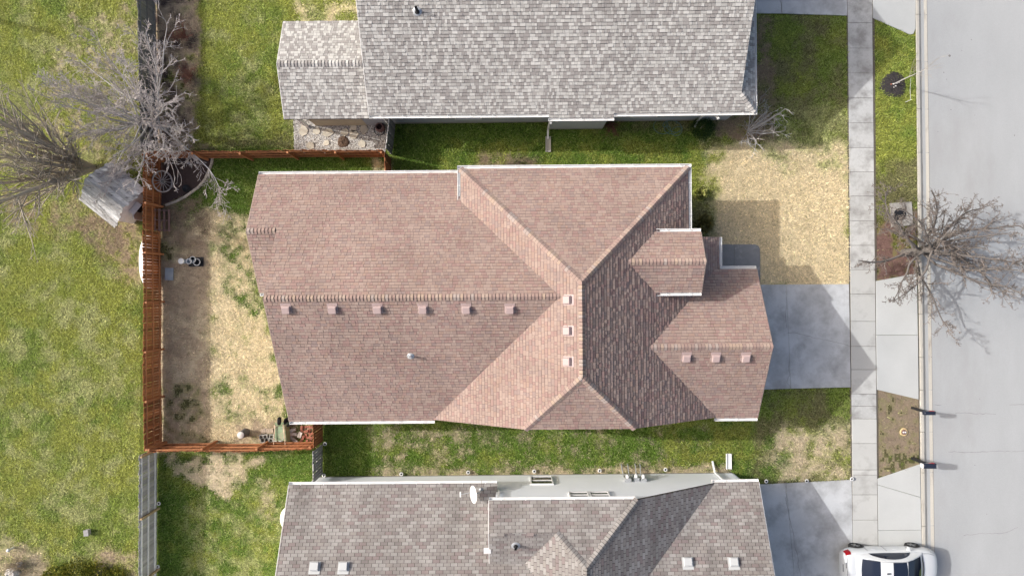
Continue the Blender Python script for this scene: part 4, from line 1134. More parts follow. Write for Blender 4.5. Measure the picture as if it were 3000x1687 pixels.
def bush(name, label, px, py, n, L, r, seed, m, spread=.8, group=None, lean=(0, 0), cat='shrub', cfg=CB):
    rng = np.random.default_rng(seed)
    st = []
    for k in range(n):
        az = rng.uniform(0, 6.283); s = rng.uniform(.15, spread)
        st.append(((math.cos(az) * s + lean[0], math.sin(az) * s + lean[1], 1), L * rng.uniform(.7, 1.15), r * rng.uniform(.7, 1.2)))
    return bare_tree(name, label, P(px, py), cfg, seed, m, m, stems=st, group=group, cat=cat, limbs=False)
CBn = dict(CB); CBn['kids'] = [4, 4]; CBn['rmin'] = .010; CBn['wander'] = [.12, .14, .18]
bush('bare_shrub', 'pale leafless shrub at the corner of the light grey roof', 2190, 385, 13, 2.0, .030, 31, M_bark_w, 1.3, lean=(.3, .3), cfg=CBn)
bush('bare_shrub', 'reddish brown dried shrub under the upper house eave', 1790, 366, 26, .8, .010, 32, M_red_twig, 1.3)
bush('bare_shrub', 'dry tan twiggy shrub at the top wall of the red roofed house', 1490, 484, 26, .8, .010, 33, M_dry_twig, 1.6)
bush('bare_shrub', 'dark red twig shrub in the shade of the old fence, upper one', 545, 110, 22, 1.0, .012, 34, M_red_twig, .9, group='red twig shrubs')
bush('bare_shrub', 'dark red twig shrub in the shade of the old fence, lower one', 560, 225, 22, 1.0, .012, 35, M_red_twig, .9, group='red twig shrubs')
bush('bare_shrub', 'heap of dry brush around white rocks at the lower left corner', 60, 1650, 34, .9, .012, 36, M_dry_twig, 1.8)

def leaf_cloud(rng, n, rad, hz, size, cols, base=(0, 0, 0), flat=.5, shell=.35, up=False):
    """leaf sized diamonds spread through a lumpy dome"""
    u = rng.normal(size=(n, 3)); u /= np.linalg.norm(u, axis=1, keepdims=True); u[:, 2] = np.abs(u[:, 2])
    rr = (shell + (1 - shell) * rng.random(n) ** .5) * (1 + .18 * np.sin(u[:, 0] * 7 + 1) * np.cos(u[:, 1] * 6))
    c = u * rr[:, None] * np.array([rad, rad, hz]) + np.array(base)
    d = u + rng.normal(0, .5, (n, 3)); d[:, 2] += .3
    if up: d = np.stack([u[:, 0] * .6, u[:, 1] * .6, np.ones(n)], 1) + rng.normal(0, .3, (n, 3))
    d /= np.linalg.norm(d, axis=1, keepdims=True)
    s = np.cross(d, rng.normal(size=(n, 3))); s /= np.linalg.norm(s, axis=1, keepdims=True)
    ln = size * rng.uniform(.6, 1.4, n)[:, None]
    V = np.stack([c - d * ln * .5, c + s * ln * .22, c + d * ln * .5, c - s * ln * .22], 1).reshape(-1, 3)
    Fq = np.arange(4 * n).reshape(n, 4)
    C = np.array(cols)[rng.integers(0, len(cols), n)] * rng.uniform(.75, 1.25, (n, 1))
    return V, Fq, C
def leafy(name, label, px, py, parts, cols, seed, cat='shrub', stem_r=.03, h=.5):
    rng = np.random.default_rng(seed)
    t = empty(name, (*P(px, py), 0), 0, label, cat)
    V, Q_, C = [], [], []; k = 0
    for (dx, dy, n, rad, hz, size, up) in parts:
        v, q, c = leaf_cloud(rng, n, rad, hz, size, cols, (dx, dy, .03), up=up)
        V.append(v); Q_.append(q + k); C.append(c); k += len(v)
    link('crown', fast_mesh('crown', np.vstack(V), np.vstack(Q_), np.vstack(C)), M_leaf, t)
    m = MB()
    for (dx, dy, *_r) in parts: m.tube((dx, dy, -.03), (dx * .9, dy * .9, h), stem_r, stem_r * .5, 7)
    m.build('trunk', M_bark_b, t)
    return t
leafy('round_shrub', 'dark green rounded shrub beside the hose under the upper eave', 2052, 376, [(0, 0, 5200, .62, .75, .05, False)], [(.022, .060, .012), (.030, .075, .015), (.018, .045, .010)], 41)
leafy('evergreen_shrub', 'yellow green evergreen shrub at the lower left edge', 225, 1688,
      [(0, 0, 3000, .95, 1.0, .10, False), (1.0, .15, 1900, .7, .7, .10, False), (-1.0, -.1, 1800, .7, .7, .10, False), (1.9, -.1, 1500, .6, .5, .10, False), (.3, -.8, 1500, .8, .9, .10, False)],
      [(.26, .26, .035), (.17, .20, .03), (.34, .30, .05), (.09, .12, .02)], 42)
leafy('ornamental_grass', 'olive tufted plant by the porch, nearer the entry roof', 2062, 655, [(0, 0, 420, .40, .45, .30, True)], [(.26, .25, .10), (.32, .30, .13), (.20, .20, .07)], 43, 'plant', .01, .2)
leafy('ornamental_grass', 'yellow green tufted plant below the red roof corner', 2052, 566, [(0, 0, 260, .28, .32, .24, True)], [(.34, .36, .10), (.40, .40, .14), (.26, .28, .08)], 44, 'plant', .01, .2)

# ------------------------------------------------------------------ the white car on the lower drive
def car():
    t = empty('parked_car', (15.63, -13.43, 0.03), 0, 'white sedan with dark tinted glass on the lower driveway', 'car')
    L, W = 4.62, .89
    xs = np.array([0, .06, .20, .45, .8, 1.2, 1.7, 2.3, 2.9, 3.4, 3.75, 4.1, 4.35, 4.52, 4.62])
    hw = np.array([.50, .66, .78, .85, .88, .89, .885, .88, .885, .89, .88, .84, .76, .60, .34])
    zt = np.array([.66, .86, .97, 1.00, 1.00, .98, .96, .95, .95, .95, .93, .88, .82, .74, .60])
    zb = np.array([.36, .28, .24, .22, .20, .19, .19, .19, .19, .19, .20, .21, .23, .27, .36])
    V, Fc = [], []
    m = 15
    for x, w, a, b in zip(xs, hw, zt, zb):
        half = [(w * .86, b), (w * .97, b + .10), (w, b + .26), (w * .995, (a + b) * .5 + .06), (w * .955, a - .10), (w * .87, a - .025), (w * .55, a + .012), (0, a + .02)]
        ring = [(-y, z) for y, z in half[:-1]] + [half[-1]] + [(y, z) for y, z in reversed(half[:-1])]
        V += [(x, y, z) for y, z in ring]
    for i in range(len(xs) - 1):
        for j in range(m - 1):
            Fc.append((i * m + j, i * m + j + 1, (i + 1) * m + j + 1, (i + 1) * m + j))
        Fc.append((i * m + m - 1, i * m, (i + 1) * m, (i + 1) * m + m - 1))
    Fc.append(tuple(range(m - 1, -1, -1))); Fc.append(tuple(range((len(xs) - 1) * m, len(xs) * m)))
    body = MB().add(V, Fc, smooth=True).build('body', M_car, t)
    sub = body.modifiers.new('s', 'SUBSURF'); sub.levels = 2; sub.render_levels = 2
    # cabin
    cx = np.array([.50, .80, 1.15, 1.50, 1.80, 2.05, 2.45, 2.75, 3.1, 3.40, 3.66])
    cz = np.array([.99, 1.13, 1.29, 1.405, 1.45, 1.465, 1.46, 1.43, 1.28, 1.12, .97])
    ct = np.array([.62, .62, .60, .575, .57, .565, .565, .57, .60, .64, .70])
    cb = np.array([.70, .74, .77, .79, .80, .80, .80, .80, .79, .78, .76])
    zbelt = .955
    def top(x, f, off=0.0):
        z = np.interp(x, cx, cz); w = np.interp(x, cx, ct)
        return (x, w * f, z + .035 * (1 - f * f) + off)
    def side(x, s, f, off=0.0):
        z = np.interp(x, cx, cz); w = np.interp(x, cx, ct); b = np.interp(x, cx, cb)
        zz = zbelt + (z - zbelt) * f; yy = b + (w - b) * f ** 1.15 + off
        return (x, s * yy, zz)
    sh_ = MB()
    X = np.linspace(.50, 3.66, 34); Fs = np.linspace(-1, 1, 13)
    sh_.add([top(x, f) for x in X for f in Fs], [(i * 13 + j, (i + 1) * 13 + j, (i + 1) * 13 + j + 1, i * 13 + j + 1) for i in range(33) for j in range(12)], smooth=True)
    for s in (-1, 1):
        G = np.linspace(0, 1, 6)
        fs = [(i * 6 + j, (i + 1) * 6 + j, (i + 1) * 6 + j + 1, i * 6 + j + 1) for i in range(33) for j in range(5)]
        sh_.add([side(x, s, g) for x in X for g in G], fs if s < 0 else [tuple(reversed(f)) for f in fs], smooth=True)
    sh_.build('cabin', M_car, t)
    def panel(name, x0, x1, f0, material, f1=None, n=14):
        Xp = np.linspace(x0, x1, n); q = MB()
        f1 = f0 if f1 is None else f1
        pts = []
        for i, x in enumerate(Xp):
            w = f0 + (f1 - f0) * i / (n - 1)
            bow = .05
            for f in np.linspace(-w, w, 11):
                xx = x - bow * (f / w) ** 2 * (1 if x1 > 2.6 and i == n - 1 else 0) + .05 * (f / w) ** 2 * (1 if x0 < 1 and i == 0 else 0)
                pts.append(top(xx, f, .007))
        q.add(pts, [(i * 11 + j, (i + 1) * 11 + j, (i + 1) * 11 + j + 1, i * 11 + j + 1) for i in range(n - 1) for j in range(10)], smooth=True)
        return q.build(name, material, t)
    panel('rear_window', .72, 1.47, .90, M_carglass, .92)
    panel('sunroof', 2.03, 2.72, .90, M_carglass)
    panel('windshield', 2.74, 3.58, .93, M_carglass, .95)
    for s in (-1, 1):
        Xp = np.linspace(1.12, 3.10, 18); q = MB(); pts = []
        for i, x in enumerate(Xp):
            e = math.sin(math.pi * min(1, max(0, (x - 1.12) / 1.98))) ** .45
            for g in np.linspace(.10, .10 + .72 * e + .01, 5): pts.append(side(x, s, g, .006))
        fs = [(i * 5 + j, (i + 1) * 5 + j, (i + 1) * 5 + j + 1, i * 5 + j + 1) for i in range(17) for j in range(4)]
        q.add(pts, fs if s < 0 else [tuple(reversed(f)) for f in fs], smooth=True)
        q.build('side_window', M_carglass, t)
        mr = MB().add([(x + a, s * (y + b), z) for (x, y, z) in ((3.02, .86, .96),) for a, b, z in ((-.07, .0, .93), (.10, .0, .95), (.06, .20, .97), (-.06, .22, .96), (-.06, .02, 1.04), (.08, .02, 1.05), (.04, .19, 1.07), (-.05, .20, 1.07))],
                      [(3, 2, 1, 0), (4, 5, 6, 7), (0, 1, 5, 4), (1, 2, 6, 5), (2, 3, 7, 6), (3, 0, 4, 7)])
        mo = mr.build('mirror', M_car, t); mo.modifiers.new('b', 'BEVEL').width = .02
        for x in (1.45, 2.45):
            MB().box((x, s * .885, .80), (.20, .03, .03)).build('door_handle', M_car, t)
        # lamps hug the corners of the body
        def corner(name, x0, x1, zf, material):
            q = MB(); pts = []
            for x in np.linspace(x0, x1, 7):
                w = np.interp(x, xs, hw); a = np.interp(x, xs, zt); b = np.interp(x, xs, zb)
                for f, zz in ((1.004, .55), (.995, .75), (.96, .92), (.86, .995)):
                    z = b + (a - b) * (zz + zf)
                    pts.append((x, s * (w * f + .004), z + .006))
            fs = [(i * 4 + j, (i + 1) * 4 + j, (i + 1) * 4 + j + 1, i * 4 + j + 1) for i in range(6) for j in range(3)]
            q.add(pts, fs if s < 0 else [tuple(reversed(f)) for f in fs], smooth=True)
            return q.build(name, material, t)
        corner('taillight', .11, .34, -.06, M_tail)
        corner('headlight', 4.12, 4.44, -.02, M_lamp)
        for x in (.86, 3.58):
            wy = s * .80
            Mw = Matrix.Translation((x, wy, .30)) @ Matrix.Rotation(R(90), 4, 'X')
            ty = MB().lathe([(.20, -.10), (.30, -.105), (.325, -.07), (.325, .07), (.30, .105), (.20, .10)], 28, (0, 0, 0), Mw)
            wh = ty.build('wheel', M_rubber, t)
            rim = MB().lathe([(.205, -.09), (.20, -.06), (0.001, -.05)], 24, (0, 0, 0), Mw @ Matrix.Rotation(0 if s < 0 else math.pi, 4, 'X'))
            rr = MB()
            for k in range(5):
                A = Mw @ Matrix.Rotation(2 * math.pi * k / 5, 4, 'Z')
                sg = 1 if s > 0 else 1
                for side_ in (-.095, .095): rr.box(A @ Vector((.11, 0, side_)), (.19, .045, .02), M=(A.to_3x3().to_4x4()))
            rr.build('rim', M_rim, wh)
            rim2 = MB().lathe([(.205, .06), (.12, .055), (0.001, .05)], 24, (0, 0, 0), Mw).lathe([(.205, -.06), (.12, -.055), (0.001, -.05)], 24, (0, 0, 0), Mw)
            rim2.build('brake_disc', M_black, wh)
            # dark wheel arch ring just proud of the body side
            q = MB(); pts = []; n = 18
            for k in range(n + 1):
                a = math.pi * k / n
                for rr_ in (.325, .365): pts.append((x + math.cos(a) * rr_, s * .897, .30 + math.sin(a) * rr_))
            q.add(pts, [(2 * k, 2 * k + 1, 2 * k + 3, 2 * k + 2) for k in range(n)])
            q.build('wheel_arch', M_black, t)
    seam = lambda name, pts, r=.006: MB().path(pts, r, 5).build(name, M_black, t)
    for s in (-1, 1):
        for x in (1.12, 2.02, 3.12):
            seam('door_seam', [(x, s * (np.interp(x, xs, hw) * .97 + .004), .93), (x, s * (np.interp(x, xs, hw) + .003), .62), (x + .02, s * (np.interp(x, xs, hw) + .002), .34)])
        seam('hood_seam', [(3.62, s * .72, .965), (4.0, s * .70, .915), (4.3, s * .60, .86)])
        seam('roof_seam', [top(x, s * .93, .004) for x in np.linspace(1.0, 3.0, 9)], .008)
    seam('trunk_seam', [(.16, -.62, .955), (.13, -.3, .985), (.125, 0, .99), (.13, .3, .985), (.16, .62, .955)])
    seam('cowl', [(3.66, -.64, .965), (3.72, -.3, .975), (3.74, 0, .98), (3.72, .3, .975), (3.66, .64, .965)], .022)
    seam('bumper_seam', [(.045, -.55, .70), (.03, 0, .72), (.045, .55, .70)])
    an = MB().add([(1.72, -.035, 1.50), (1.92, -.03, 1.502), (1.92, .03, 1.502), (1.72, .035, 1.50), (1.70, -.02, 1.55), (1.80, -.01, 1.535), (1.80, .01, 1.535), (1.70, .02, 1.55)],
                  [(3, 2, 1, 0), (4, 5, 6, 7), (0, 1, 5, 4), (1, 2, 6, 5), (2, 3, 7, 6), (3, 0, 4, 7)])
    an.build('antenna_fin', M_navy, t)
    MB().box((.035, 0, .74), (.02, .36, .10)).build('licence_plate', M_navy, t)
    MB().box((.10, .18, .935), (.03, .26, .012), M=Matrix.Rotation(R(-52), 4, 'Y')).build('nameplate', M_navy, t)
    MB().lathe([(.035, 0), (.03, .01), (.001, .012)], 12, (4.56, 0, .72), Matrix.Rotation(R(60), 4, 'Y')).build('badge', M_metal, t)
    return t
car()

# ------------------------------------------------------------------ letter boxes
def mailbox(label, px, py, ln, w, h, zb, postw, seed, sticker=False, lean=0.0, shift=(.1, 0)):
    x, y = P(px, py)
    t = empty('mailbox', (x, y, 0), lean, label, 'mailbox', 'mailboxes at the kerb')
    MB().box((0, 0, zb / 2), (postw, postw, zb)).build('post', M_black, t)
    MB().add([(0, -.02, zb - .45), (0, .02, zb - .45), (.32, .02, zb), (.32, -.02, zb), (0, -.02, zb - .37), (0, .02, zb - .37), (.25, .02, zb), (.25, -.02, zb)],
             [(0, 1, 2, 3), (7, 6, 5, 4), (0, 3, 7, 4), (1, 5, 6, 2)]).build('brace', M_black, t)
    v, f = [], []
    n = 10
    sx, sy = shift
    for k, xx in enumerate((-ln / 2 + sx, ln / 2 + sx)):
        v += [(xx, -w / 2 + sy, zb), (xx, -w / 2 + sy, zb + h - w / 2)]
        v += [(xx, -w / 2 * math.cos(math.pi * i / n) + sy, zb + h - w / 2 + w / 2 * math.sin(math.pi * i / n)) for i in range(1, n)]
        v += [(xx, w / 2 + sy, zb + h - w / 2), (xx, w / 2 + sy, zb)]
    m = len(v) // 2
    f = [(i, (i + 1) % m, m + (i + 1) % m, m + i) for i in range(m)] + [tuple(range(m - 1, -1, -1)), tuple(range(m, 2 * m))]
    b = MB().add(v, f).build('box', M_navy, t)
    b.modifiers.new('b', 'BEVEL').width = .015
    MB().box((ln / 2 + sx + .012, sy, zb + h * .45), (.02, w * .92, h * .8)).build('door', M_black, t)
    fl = MB().box((sx + .08, w / 2 + sy + .012, zb + h * .75), (.22, .012, .035)); fl.box((sx + .17, w / 2 + sy + .012, zb + h * .80), (.05, .014, .07))
    fl.build('flag', M_redp, t)
    MB().box((sx, w / 2 + sy + .004, zb + h * .42), (ln * .4, .008, .03)).build('number_strip', M_lamp, t)
    if sticker:
        for k in (-1, 1): MB().box((-ln / 2 + sx - .004, sy, zb + h * .42 + k * .065), (.008, w * .8, .10)).build('label_plate', M_white, t)
    return t
mailbox('narrow black mailbox on a post near the driveway apron', 2672, 1194, .50, .19, .24, .95, .10, 1, shift=(.17, -.06))
mailbox('wide black mailbox with white label plates at its back', 2672, 1341, .58, .26, .30, .92, .12, 2, True, shift=(.15, -.10))

# ------------------------------------------------------------------ small things on the ground
def disc_thing(name, label, cat, px, py, prof, material, n=24, z=0, group=None, squash=(1, 1)):
    x, y = P(px, py)
    o = MB().lathe(prof, n, (0, 0, 0), Matrix.Diagonal((squash[0], squash[1], 1, 1))).build(name, material, None, (x, y, z))
    return tag(o, label, cat, group)

def lumpy_disc(rad, h, seed, n=26, k=5):
    rng = np.random.default_rng(seed); m = MB(); v = [(0, 0, h)]
    for j in range(1, k + 1):
        for i in range(n):
            a = 2 * math.pi * i / n; r = rad * j / k * (1 + (.06 * math.sin(3 * a + seed) + rng.uniform(-.03, .03)) * j / k)
            v.append((r * math.cos(a), r * math.sin(a), (h * (1 - (j / k) ** 3)) + rng.uniform(-.012, .02) if j < k else -.02))
    f = [(0, 1 + i, 1 + (i + 1) % n) for i in range(n)]
    for j in range(k - 1):
        for i in range(n): f.append((1 + j * n + i, 1 + (j + 1) * n + i, 1 + (j + 1) * n + (i + 1) % n, 1 + j * n + (i + 1) % n))
    return m.add(v, f, smooth=False)
x, y = P(2618, 249); o = lumpy_disc(.66, .07, 4).build('mulch_ring', M_mulch, None, (x, y, 0)); tag(o, 'round black mulch ring around the thin sapling', 'mulch', kind='structure')
for k, (dx, dy, r, c) in enumerate(((-.05, .02, .05, M_rock), (.06, -.08, .045, M_rock), (.12, .05, .04, M_rock), (-.16, .0, .045, M_brick), (-.03, -.14, .035, M_rock), (.22, .10, .04, M_rock))):
    m = MB().lathe([(0.001, -.02), (r, 0), (r * .8, r * .7), (0.001, r)], 7, (0, 0, 0), Matrix.Diagonal((1, .8, 1, 1)))
    o = m.build('stone', c, None, (x + dx, y + dy, .07)); tag(o, 'small stone lying on the black mulch ring', 'stone', 'stones on the black mulch ring')
stake = empty('plant_stake', (*P(2652, 300), 0), 0, 'thin pale stake and cord beside the sapling', 'stake')
MB().tube((0, 0, 0), (0.02, 0, .5), .012, .01, 6).build('stick', M_oldrail, stake)
MB().path([(0, 0, .45), (-.05, .5, .5), (-.15, .95, .75)], .006, 4).build('cord', M_oldrail, stake)

pad = empty('utility_pad', (*P(2640, 628), 0), 0, 'small concrete pad with a dark round lid under the street tree', 'utility cover')
MB().box((0, 0, .02), (1.05, 1.15, .08), R(4)).build('pad', M_block, pad)
MB().lathe([(.30, .06), (.30, .085), (.26, .09), (0.001, .09)], 26, (-.1, -.02, 0)).build('lid', M_black, pad)

co = empty('cleanout', (*P(2648, 1265), 0), 0, 'brown round utility lid with two white caps in the dirt verge', 'utility cover')
MB().lathe([(.20, -.01), (.19, .02), (.125, .03), (.12, .0)], 24).build('sand_ring', M_sand, co)
MB().lathe([(.115, .0), (.115, .045), (.10, .05), (0.001, .05)], 24).build('lid', M_clay, co)
for s in (-1, 1): MB().lathe([(.036, .05), (.036, .075), (.03, .08), (0.001, .08)], 14, (s * .05, 0, 0)).build('cap', M_white, co)

rings = [((1177, 1386), 'first white ring light from the left along the white wall'), ((1372, 1381), 'second white ring light from the left along the white wall'),
         ((1565, 1378), 'third white ring light from the left, near the big window'), ((1756, 1376), 'fourth white ring light, left of the meters on the white wall'),
         ((1948, 1373), 'fifth white ring light, right of the meters on the white wall'),
         ((2242, 1407), 'white ring light nearest the lower garage by its driveway'), ((2360, 1406), 'middle white ring light along the lower driveway edge'), ((2492, 1400), 'white ring light where the lower driveway meets the sidewalk'),
         ((469, 1472), 'upper white ring light at the foot of the silvery fence'), ((466, 1656), 'lower white ring light at the foot of the silvery fence'),
         ((954, 1298), 'white ring light beside the short brown fence'), ((951, 1390), 'white ring light beside the short pale grey fence')]
for (px, py), lab in rings:
    t = empty('path_light', (*P(px, py), 0), 0, lab, 'light', 'white ring path lights')
    MB().lathe([(.015, -.05), (.015, .12)], 8).build('stake', M_black, t)
    MB().lathe([(.088, .115), (.095, .13), (.09, .145), (.052, .15), (.05, .14), (.05, .12), (.088, .115)], 20).build('ring', M_white, t)
    MB().lathe([(.05, .125), (.045, .142), (0.001, .143)], 16).build('lens', M_black, t)

# hose under the upper eave
hp = []
rng = random.Random(4)
for i in range(150):
    a = i * .21
    cxx, cyy = .38 * math.sin(i * .045), .16 * math.cos(i * .07)
    r = .24 + .10 * math.sin(i * .13)
    hp.append(Vector((cxx + r * math.cos(a) * 1.25, cyy + r * math.sin(a), .03 + .05 * ((i // 30) % 3) / 2)))
o = MB().path(hp, .014, 6).build('garden_hose', M_hose, None, (*P(1962, 373), 0)); tag(o, 'blue green garden hose lying in loose coils', 'hose')

# edging bricks round the mulch bed
curve = [(624, 455), (623, 470), (621, 482), (612, 504), (600, 529), (584, 548), (564, 563), (545, 576), (517, 591), (486, 602)]
pts = [Vector(P(*c)) for c in curve]
seg = [(pts[i + 1] - pts[i]).length for i in range(len(pts) - 1)]; tot = sum(seg)
ed = empty('brick_edging', (*P(600, 529), 0), 0, 'curved row of pale edging bricks around the mulch bed', 'edging')
bm_ = MB().box((0, 0, 0), (.225, .105, .09)).mesh('brick'); bm_.materials.append(M_edging)
nbk = int(tot / .235)
for k in range(nbk):
    s = (k + .5) * tot / nbk; i = 0
    while s > seg[i]: s -= seg[i]; i += 1
    q = pts[i].lerp(pts[i + 1], s / seg[i]); d = pts[i + 1] - pts[i]
    bo = link('brick', bm_, None, ed, mw=Matrix.Translation((q.x - ed.location.x, q.y - ed.location.y, .05 + random.uniform(-.01, .01))) @ Matrix.Rotation(math.atan2(d.y, d.x) + random.uniform(-.05, .05), 4, 'Z'))
for k, (px, py, r) in enumerate(((552, 477, .10), (575, 467, .12), (580, 477, .08), (560, 482, .07))):
    m = MB().lathe([(0.001, -.03), (r, 0), (r * .85, r * .6), (0.001, r * .8)], 8, (0, 0, 0), Matrix.Diagonal((1, .75, 1, 1)) @ Matrix.Rotation(k, 4, 'Z'))
    o = m.build('stone', M_rock, None, (*P(px, py), .02)); tag(o, 'small pale rock in the mulch bed beside the fence corner', 'stone', 'rocks in the mulch bed')
disc_thing('dark_bowl', 'dark round pot lying in the mulch bed', 'pot', 548, 553, [(.001, .01), (.15, .02), (.19, .12), (.17, .12), (.13, .04), (.001, .03)], M_black)

# wagon wheel leaning on the fence
ww = empty('wagon_wheel', (-16.55, 5.25, 0), 0, 'old grey wooden wagon wheel leaning against the brown fence', 'wheel')
Mw = Matrix.Translation((-.22, 0, .47)) @ Matrix.Rotation(R(90 - 30), 4, 'Y') @ Matrix.Rotation(R(6), 4, 'X')
MB().lathe([(.47, -.03), (.53, -.03), (.53, .03), (.47, .03), (.47, -.03)], 40, (0, 0, 0), Mw).build('rim', M_wheelwood, ww)
MB().lathe([(.001, -.07), (.06, -.07), (.075, 0), (.06, .07), (.001, .07)], 16, (0, 0, 0), Mw).build('hub', M_darkwood, ww)
for k in range(14):
    a = 2 * math.pi * k / 14
    MB().tube(Mw @ Vector((.05 * math.cos(a), .05 * math.sin(a), 0)), Mw @ Vector((.48 * math.cos(a), .48 * math.sin(a), 0)), .017, .013, 6).build('spoke', M_wheelwood, ww)

# pallet leaning on the fence
px_, py_ = P(500, 647)
pal = empty('pallet', (px_, py_, 0), 0, 'dark brown slatted pallet leaning on the brown fence', 'pallet')
Mp = Matrix.Translation((0, 0, .03)) @ Matrix.Rotation(R(180 - 50), 4, 'Y') @ Matrix.Rotation(R(180), 4, 'X')
Mp = Matrix.Translation((0, 0, .03)) @ Matrix.Rotation(R(48), 4, 'Y')
for k in range(5):
    MB().box(Mp @ Vector((-.08 - k * .225, 0, .05)), (.10, 1.08, .02), M=Mp.to_3x3().to_4x4()).build('slat', M_pallet, pal)
for s in (-.48, 0, .48):
    MB().box(Mp @ Vector((-.53, s, 0)), (1.06, .05, .08), M=Mp.to_3x3().to_4x4()).build('runner', M_pallet, pal)

# pots and bucket by the fence
t = empty('bucket', (*P(545, 766), 0), 0, 'tall white bucket with a flat lid by the fence', 'bucket')
MB().lathe([(.10, 0), (.13, .5), (.12, .5)], 22).build('body', M_lid, t); MB().lathe([(.14, .49), (.14, .52), (.12, .53), (.001, .53)], 22).build('lid', M_white, t)
def pot(label, px, py, r, h, m_rim, m_body):
    t = empty('flower_pot', (*P(px, py), 0), 0, label, 'pot', 'empty pots by the fence')
    MB().lathe([(.001, .0), (r * .7, 0), (r * .92, h * .9), (r * .8, h * .9), (r * .6, .04), (.001, .03)], 22).build('body', m_body, t)
    MB().lathe([(r * .95, h * .86), (r, h * .9), (r, h), (r * .80, h), (r * .78, h * .88)], 22).build('rim', m_rim, t)
pot('white rimmed empty pot next to the white lidded bucket', 562, 766, .14, .34, M_white, M_lid)
pot('white rimmed pot set slightly above the others', 571, 761, .16, .26, M_white, M_black)
pot('dark pot with a pale rim at the right end of the pot row', 582, 768, .18, .22, M_metal, M_black)
MB_ = MB().box((0, 0, .04), (.62, .5, .06), R(2)); 
o = MB().box((0, 0, .02), (.72, .46, .05)).build('crate_tray', M_black, None, (*P(575, 767), 0)); tag(o, 'flat black tray under the pots by the fence', 'tray')
lid = empty('storage_lid', (*P(497, 803), 0), R(-2), 'blue grey rectangular plastic lid lying in the dirt', 'lid')
MB().box((0, 0, .03), (.37, .58, .05)).build('panel', M_lid, lid)
rimm = MB()
for s in (-1, 1): rimm.box((s * .185, 0, .04), (.025, .6, .06)); rimm.box((0, s * .29, .04), (.345, .025, .06))
rimm.build('rim', M_lid, lid)

# white upturned hull lying just outside the fence
boat = empty('upturned_boat', (-17.60, 1.42, 0), 0, 'white upturned hull lying outside the long brown fence', 'boat')
hv = []; nx, ny = 13, 25
for i in range(nx):
    for j in range(ny):
        a = math.pi * i / (nx - 1); b = j / (ny - 1) * 2 - 1
        wd = max(.002, (1 - abs(b) ** 2.6)) ** .6
        hv.append((-.46 * wd * math.cos(a), b * 1.38, .02 + .58 * wd * math.sin(a) ** .8))
MB().add(hv, [(i * ny + j, i * ny + j + 1, (i + 1) * ny + j + 1, (i + 1) * ny + j) for i in range(nx - 1) for j in range(ny - 1)], smooth=True).build('hull', M_white, boat)
MB().box((0, 0, .61), (.04, 2.3, .04)).build('keel', M_white, boat)

# playhouse of silvered boards
pa, pb = P3(345, 596, 1.95), P3(267, 534, 1.95)
cdir = (pa - pb); cdir.z = 0; Lr = cdir.length; ca = math.atan2(cdir.y, cdir.x)
mid = (pa + pb) / 2
sh0 = empty('playhouse', (mid.x, mid.y, 0), ca, 'small weathered wooden playhouse beside the fence', 'shed')
Lr = 2.2; wv = 1.16; er = 1.95; ee = 1.25
for s in (-1, 1):
    nb = 8
    sl_ = math.hypot(wv, er - ee); ang = math.atan2(er - ee, wv)
    for k in range(nb):
        tmid = (k + .5) / nb
        y_ = s * wv * tmid; z_ = er - (er - ee) * tmid + .02 + .01 * (k % 2)
        Mx = Matrix.Translation((random.uniform(-.05, .05), y_, z_)) @ Matrix.Rotation(-s * ang, 4, 'X')
        MB().box((0, 0, 0), (Lr + random.uniform(-.08, .08), sl_ / nb - .008, .02)).build('roof_plank', M_shed, sh0, mw=Mx)
wf = MB()
for s in (-1, 1):
    x = s * (Lr / 2 - .12)
    vv = [(x, -.8, 0), (x, .8, 0), (x, .8, 1.36), (x, 0, 1.90), (x, -.8, 1.36)]
    gable(wf, vv if s > 0 else vv[::-1], (s, 0), .04)
wf.build('gable_wall', M_oldrail, sh0)
ws = MB()
for s in (-1, 1): ws.box((0, s * .79, .68), (Lr - .3, .03, 1.36))
ws.build('side_wall', M_oldwood, sh0)
dr = MB().box((Lr / 2 - .10, .1, .62), (.03, .5, .9)).build('door_opening', M_hole, sh0)
MB().box((Lr / 2 + .12, -.22, .62), (.42, .03, .88), M=Matrix.Rotation(R(-35), 4, 'Z')).build('door', M_rock, sh0)
MB().box((Lr / 2 + .03, .12, 1.12), (.26, .62, .03), M=Matrix.Rotation(R(18), 4, 'Y')).build('door_canopy', M_rock, sh0)
MB().box((-Lr / 2 - .10, -.62, 1.0), (.35, .5, .02), M=Matrix.Rotation(R(-30), 4, 'Y')).build('back_canopy', M_shed, sh0)

# jumble by the lower gate
st = empty('tree_stump', (*P(720, 1266), 0), 0, 'short upright log section with a pale sawn top', 'log')
MB().lathe([(.21, -.02), (.19, .12), (.185, .62), (.17, .63)], 16).build('bark', M_bark_d, st); MB().lathe([(.17, .63), (.16, .645), (.001, .65)], 16).build('sawn_top', M_logend, st)
def hole_brick(label, px, py, rz, m, z, group, size=(.20, .095, .065), stand=True, cat='brick'):
    t = empty('brick', (*P(px, py), z), rz, label, cat, group)
    MB().box((0, 0, size[2] / 2), size).build('body', m, t)
    hm = MB()
    for k in (-1, 0, 1): hm.lathe([(.017, size[2] + .0015), (.001, size[2] + .0015)], 8, (k * .055, 0, 0))
    hm.build('core_hole', M_hole, t)
rng = random.Random(6)
gcount = 0
for r_ in range(1):
    for k, px in enumerate((769, 774.5, 780, 786, 792, 798)):
        hole_brick('pale holed brick standing in the row left of the wheelbarrow', px, 1261 + rng.uniform(-2, 2), R(90) + rng.uniform(-.15, .15), M_palebrick, .0, 'pale holed bricks in a row')
